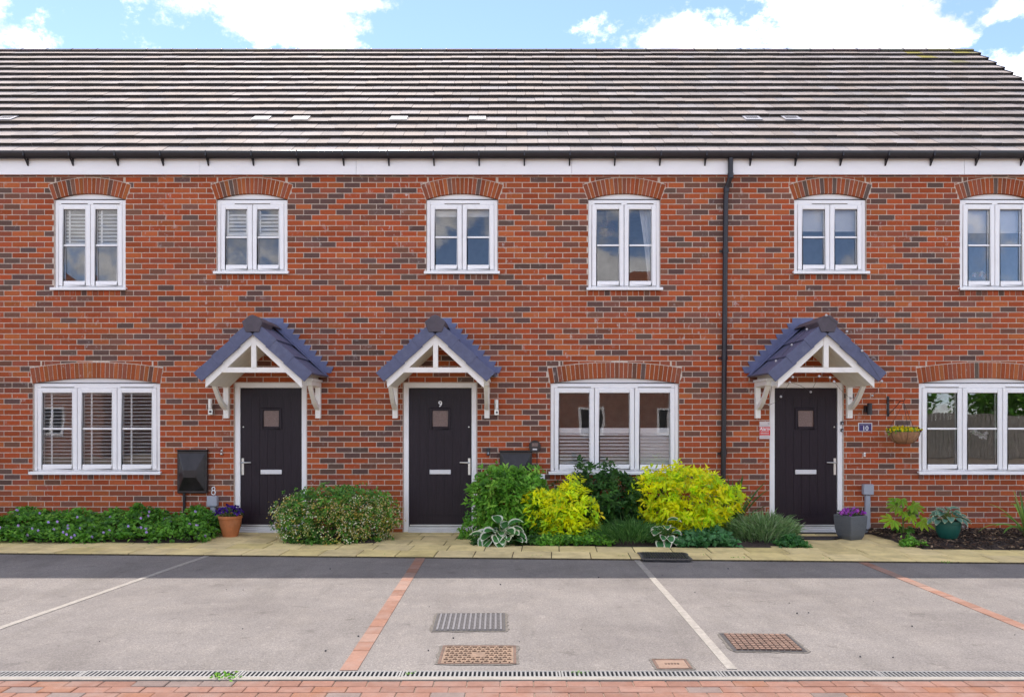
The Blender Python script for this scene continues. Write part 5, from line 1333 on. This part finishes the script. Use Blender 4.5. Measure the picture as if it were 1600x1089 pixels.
for i, nm in enumerate(('left', 'right')):
    a = o.x0 + 0.05 + iw * i + 0.05; blind(a, a + iw - 0.10, o.z0 + 0.64, o.zs - 0.1, 'half raised white blind behind the %s pane of the far left upper window' % nm, cords=(0.25,), tilt=0.7, step=0.05)
o = H8['ops'][1]
for i, nm in enumerate(('left', 'right')):
    a = o.x0 + 0.05 + iw * i + 0.05; blind(a, a + iw - 0.10, o.z0 + 0.56, o.zs - 0.1, 'short white blind behind the %s pane of the upper window over the left door' % nm, cords=(0.12, 0.88), tilt=0.9, step=0.05)
o = H9['ops'][2]; iw = (o.x1 - o.x0 - 0.1) / 3
for i, nm in enumerate(('left', 'middle', 'right')):
    a = o.x0 + 0.05 + iw * i + 0.045; b = a + iw - 0.09; z0, z1 = o.z0 + 0.09, wz(668.5)
    e = empty('cafe_shutter', ((a + b) / 2, 0.13, z0), 'white half height shutter behind the %s pane of the middle ground floor window' % nm, 'shutter', 'half height shutters')
    mb = MB(); mb.box(a, b, 0.07, 0.10, z1 - 0.075, z1); mb.box(a, b, 0.07, 0.10, z0 - 0.02, z0 + 0.05); mb.box(a, a + 0.02, 0.07, 0.10, z0 + 0.05, z1 - 0.075); mb.box(b - 0.02, b, 0.07, 0.10, z0 + 0.05, z1 - 0.075); mb.build('frame', 'white', e, bevel=0.004)
    nl = 9
    for k in range(nl):
        z = z0 + 0.075 + (z1 - z0 - 0.165) * k / (nl - 1); t = 0.36 if i < 2 else 0.72; dy, dz = 0.026 * math.cos(t), 0.026 * math.sin(t)
        mb = MB(); mb.prismx([(0.088 - dy, z - dz - 0.004), (0.088 + dy, z + dz - 0.004), (0.088 + dy, z + dz + 0.005), (0.088 - dy, z - dz + 0.005)], a + 0.021, b - 0.021); mb.build('louvre', 'white', e)
for o, frac, lab in ((H10['ops'][0], 0.26, 'upper window over the right door'), (H10['ops'][1], 0.23, 'upper window at the far right edge'), (H9['ops'][0], 0.06, 'upper window over the middle door')):
    e = empty('roller_blind', (o.c, 0.14, o.zs), 'pale roller blind drawn a little way down the ' + lab, 'blind'); h = (o.zs - o.z0) * frac + 0.13
    MB().box(o.x0 + 0.07, o.x1 - 0.07, 0.135, 0.139, o.zs - h, o.zs - 0.06).build('fabric', 'fabric', e); MB().tube([(o.x0 + 0.07, 0.145, o.zs - 0.05), (o.x1 - 0.07, 0.145, o.zs - 0.05)], 0.02, 10).build('roller', 'white', e); MB().box(o.x0 + 0.07, o.x1 - 0.07, 0.13, 0.144, o.zs - h - 0.015, o.zs - h + 0.0005).build('hem_bar', 'fabric', e)
# net curtain in the middle house, upstairs
o = H9['ops'][1]; mb = MB(); P = []
for i in range(13): P.append((o.x1 - 0.30 + i * 0.018 * 1.2, 0.17 + 0.018 * math.sin(i * 2.1)))
def curt(P, z0, z1, pinch):
    vs = []; nz = 10
    for j in range(nz + 1):
        t = j / nz; s = 1 - pinch * (1 - t) ** 0.7
        for x, y in P: vs.append((P[-1][0] + (x - P[-1][0]) * s, y, z0 + (z1 - z0) * t))
    n = len(P); return vs, [(j * n + i, j * n + i + 1, (j + 1) * n + i + 1, (j + 1) * n + i) for j in range(nz) for i in range(n - 1)]
mb.add(*curt(P, o.z0 + 0.02, o.zs, 0.65)); mb.build('curtain', 'fabric', None, smooth='all', label='pale curtain inside the right pane of the upper window with the roof reflection', cat='curtain')
# feathery pendant lamp
lx, lz = wx(948), 4.42; e = empty('pendant_lamp', (lx, 0.9, lz + 0.2), 'pinkish ball pendant lamp seen through the upper window right of the middle door', 'lamp')
lx *= (0.9 - CAM_Y) / -CAM_Y; q = nrg.normal(size=(420, 3)); q = norm(q); M['lampshade'] = plain('lamp_feathers', (0.62, 0.42, 0.34), 0.8)
lz = CAM_Z + (654 - 356) * (0.9 - CAM_Y) / F
leaves(np.array([lx, 0.9, lz]) + q * 0.05, q, np.full(420, 0.09), np.full(420, 0.03), palette(420, [(0.7, 0.5, 0.42)], [1]), name='shade', parent=e, mat='petal', kind='stuff'); MB().tube([(lx, 0.9, lz), (lx, 0.9, 5.0)], 0.005, 6).build('flex', 'white', e)
# orchid on the right window sill, vase upstairs
def orchid(x, y, z0, h, n, label, cols):
    e = empty('orchid', (x, y, z0), label, 'flowers'); MB().lathe([(0.045, 0), (0.06, 0.1), (0.062, 0.11), (0.052, 0.105)], (x, y, z0), 18).build('vase', 'white', e, smooth=True)
    P = [(x, y, z0 + 0.05), (x + 0.03, y, z0 + h * 0.6), (x + 0.12, y - 0.01, z0 + h), (x + 0.3, y - 0.02, z0 + h * 0.92)]; MB().tube(P, 0.004, 6).build('stem', 'greenstem', e)
    t = nrg.random(n); c = np.array([[P[2][0] + (P[3][0] - P[2][0]) * s + nrg.normal() * 0.02, y + nrg.normal() * 0.02, P[2][2] + (P[3][2] - P[2][2]) * s + nrg.normal() * 0.03] for s in t]); N = n * 5; a = np.tile(np.arange(5) * 2 * np.pi / 5, n)
    leaves(np.repeat(c, 5, 0), np.stack([np.cos(a), -0.2 * np.ones(N), np.sin(a)], 1), np.full(N, 0.04), np.full(N, 0.036), palette(N, cols, [1] * len(cols), 0.05), name='flowers', parent=e, mat='petal', kind='stuff')
o = H10['ops'][2]; orchid(wx(1518), 0.2, o.z0 + 0.06, 0.52, 12, 'white orchid standing behind the middle pane of the right ground floor window', [(0.8, 0.8, 0.8)])
o = H10['ops'][1]; orchid(wx(1522), 0.2, o.z0 + 0.06, 0.22, 5, 'small pink and white flowers inside the far right upper window', [(0.8, 0.75, 0.75), (0.7, 0.35, 0.35)])

# ------------------------------------------------------------------ across the road (seen in the window reflections)
def far_house(x0, x1, y, depth, label, hip=True):
    e = empty('brick_house', ((x0 + x1) / 2, y, 0), label, 'house', 'houses across the road'); ze, pr = 5.1, 3.4
    MB().box(x0, x1, y - depth, y, -0.2, ze).build('wall', 'far_brick', e)
    k = depth / 2; v = [(x0 - 0.3, y + 0.3, ze), (x1 + 0.3, y + 0.3, ze), (x1 + 0.3, y - depth - 0.3, ze), (x0 - 0.3, y - depth - 0.3, ze), (x0 + k, y - k, ze + pr), (x1 - k, y - k, ze + pr)]
    mb = MB(); mb.add(v, [(0, 1, 5, 4), (1, 2, 5), (2, 3, 4, 5), (3, 0, 4), (3, 2, 1, 0)]); mb.build('roof', 'far_tile', e)
    n = 3
    for r, z in ((0, 0.9), (1, 3.4)):
        for i in range(n):
            c = x0 + (x1 - x0) * (i + 0.5) / n; mb = MB(); w, h = 0.55, 1.15
            mb.box(c - w, c - w + 0.09, y, y + 0.05, z, z + h); mb.box(c + w - 0.09, c + w, y, y + 0.05, z, z + h); mb.box(c - w + 0.09, c + w - 0.09, y, y + 0.05, z + h - 0.09, z + h); mb.box(c - w + 0.09, c + w - 0.09, y, y + 0.05, z, z + 0.09); mb.box(c - 0.04, c + 0.04, y, y + 0.05, z + 0.09, z + h - 0.09)
            wn_ = mb.build('window', 'upvc', e); MB().box(c - w + 0.09, c + w - 0.09, y + 0.005, y + 0.02, z + 0.09, z + h - 0.09).build('pane', 'gasket', wn_)
far_house(1.7, 11.5, CAM_Y - 11, 8.0, 'brick house with orange tiled hipped roof across the road, reflected in the middle windows')
far_house(-30.0, -17.2, CAM_Y - 11, 8.0, 'brick house across the road, reflected in the left windows')
e = empty('garden_fence', (20, CAM_Y - 9.5, 0), 'wooden panel fence across the road, reflected in the right ground floor window', 'fence')
for i in range(90):
    x = 13.2 + i * 0.152; MB().box(x, x + 0.128, CAM_Y - 9.52, CAM_Y - 9.5 + 0.006 * (i % 2), 0, 1.75 + 0.01 * rnd.random()).build('board', 'fence_wood', e)
def far_tree(x, y, h, r, label):
    root = empty('tree', (x, y, 0), label, 'tree', 'trees across the road'); MB().tube([(x, y, -0.2), (x + 0.05, y, h * 0.4), (x, y, h * 0.8)], [0.16, 0.12, 0.04], 8).build('trunk', 'stem', root)
    n = 2600; q = norm(nrg.normal(size=(n, 3))) * (nrg.random((n, 1)) ** 0.4); p = q * np.array([r, r, h * 0.36]) * (1 + 0.25 * np.sin(q[:, :1] * 7)) + np.array([x, y, h * 0.62])
    leaves(p, nrg.normal(size=(n, 3)) + np.array([0, 0, 0.3]), 0.24 * np.ones(n), 0.15 * np.ones(n), palette(n, GREEN, [3, 2, 3, 1]), name='crown', parent=root, kind='stuff')
far_tree(16.6, CAM_Y - 12, 4.6, 1.9, 'leafy tree behind the fence across the road'); far_tree(20.8, CAM_Y - 11.5, 4.2, 1.7, 'bushy tree behind the far end of the fence across the road'); far_tree(-8.5, CAM_Y - 15, 3.9, 1.7, 'leafy tree between the two houses across the road')
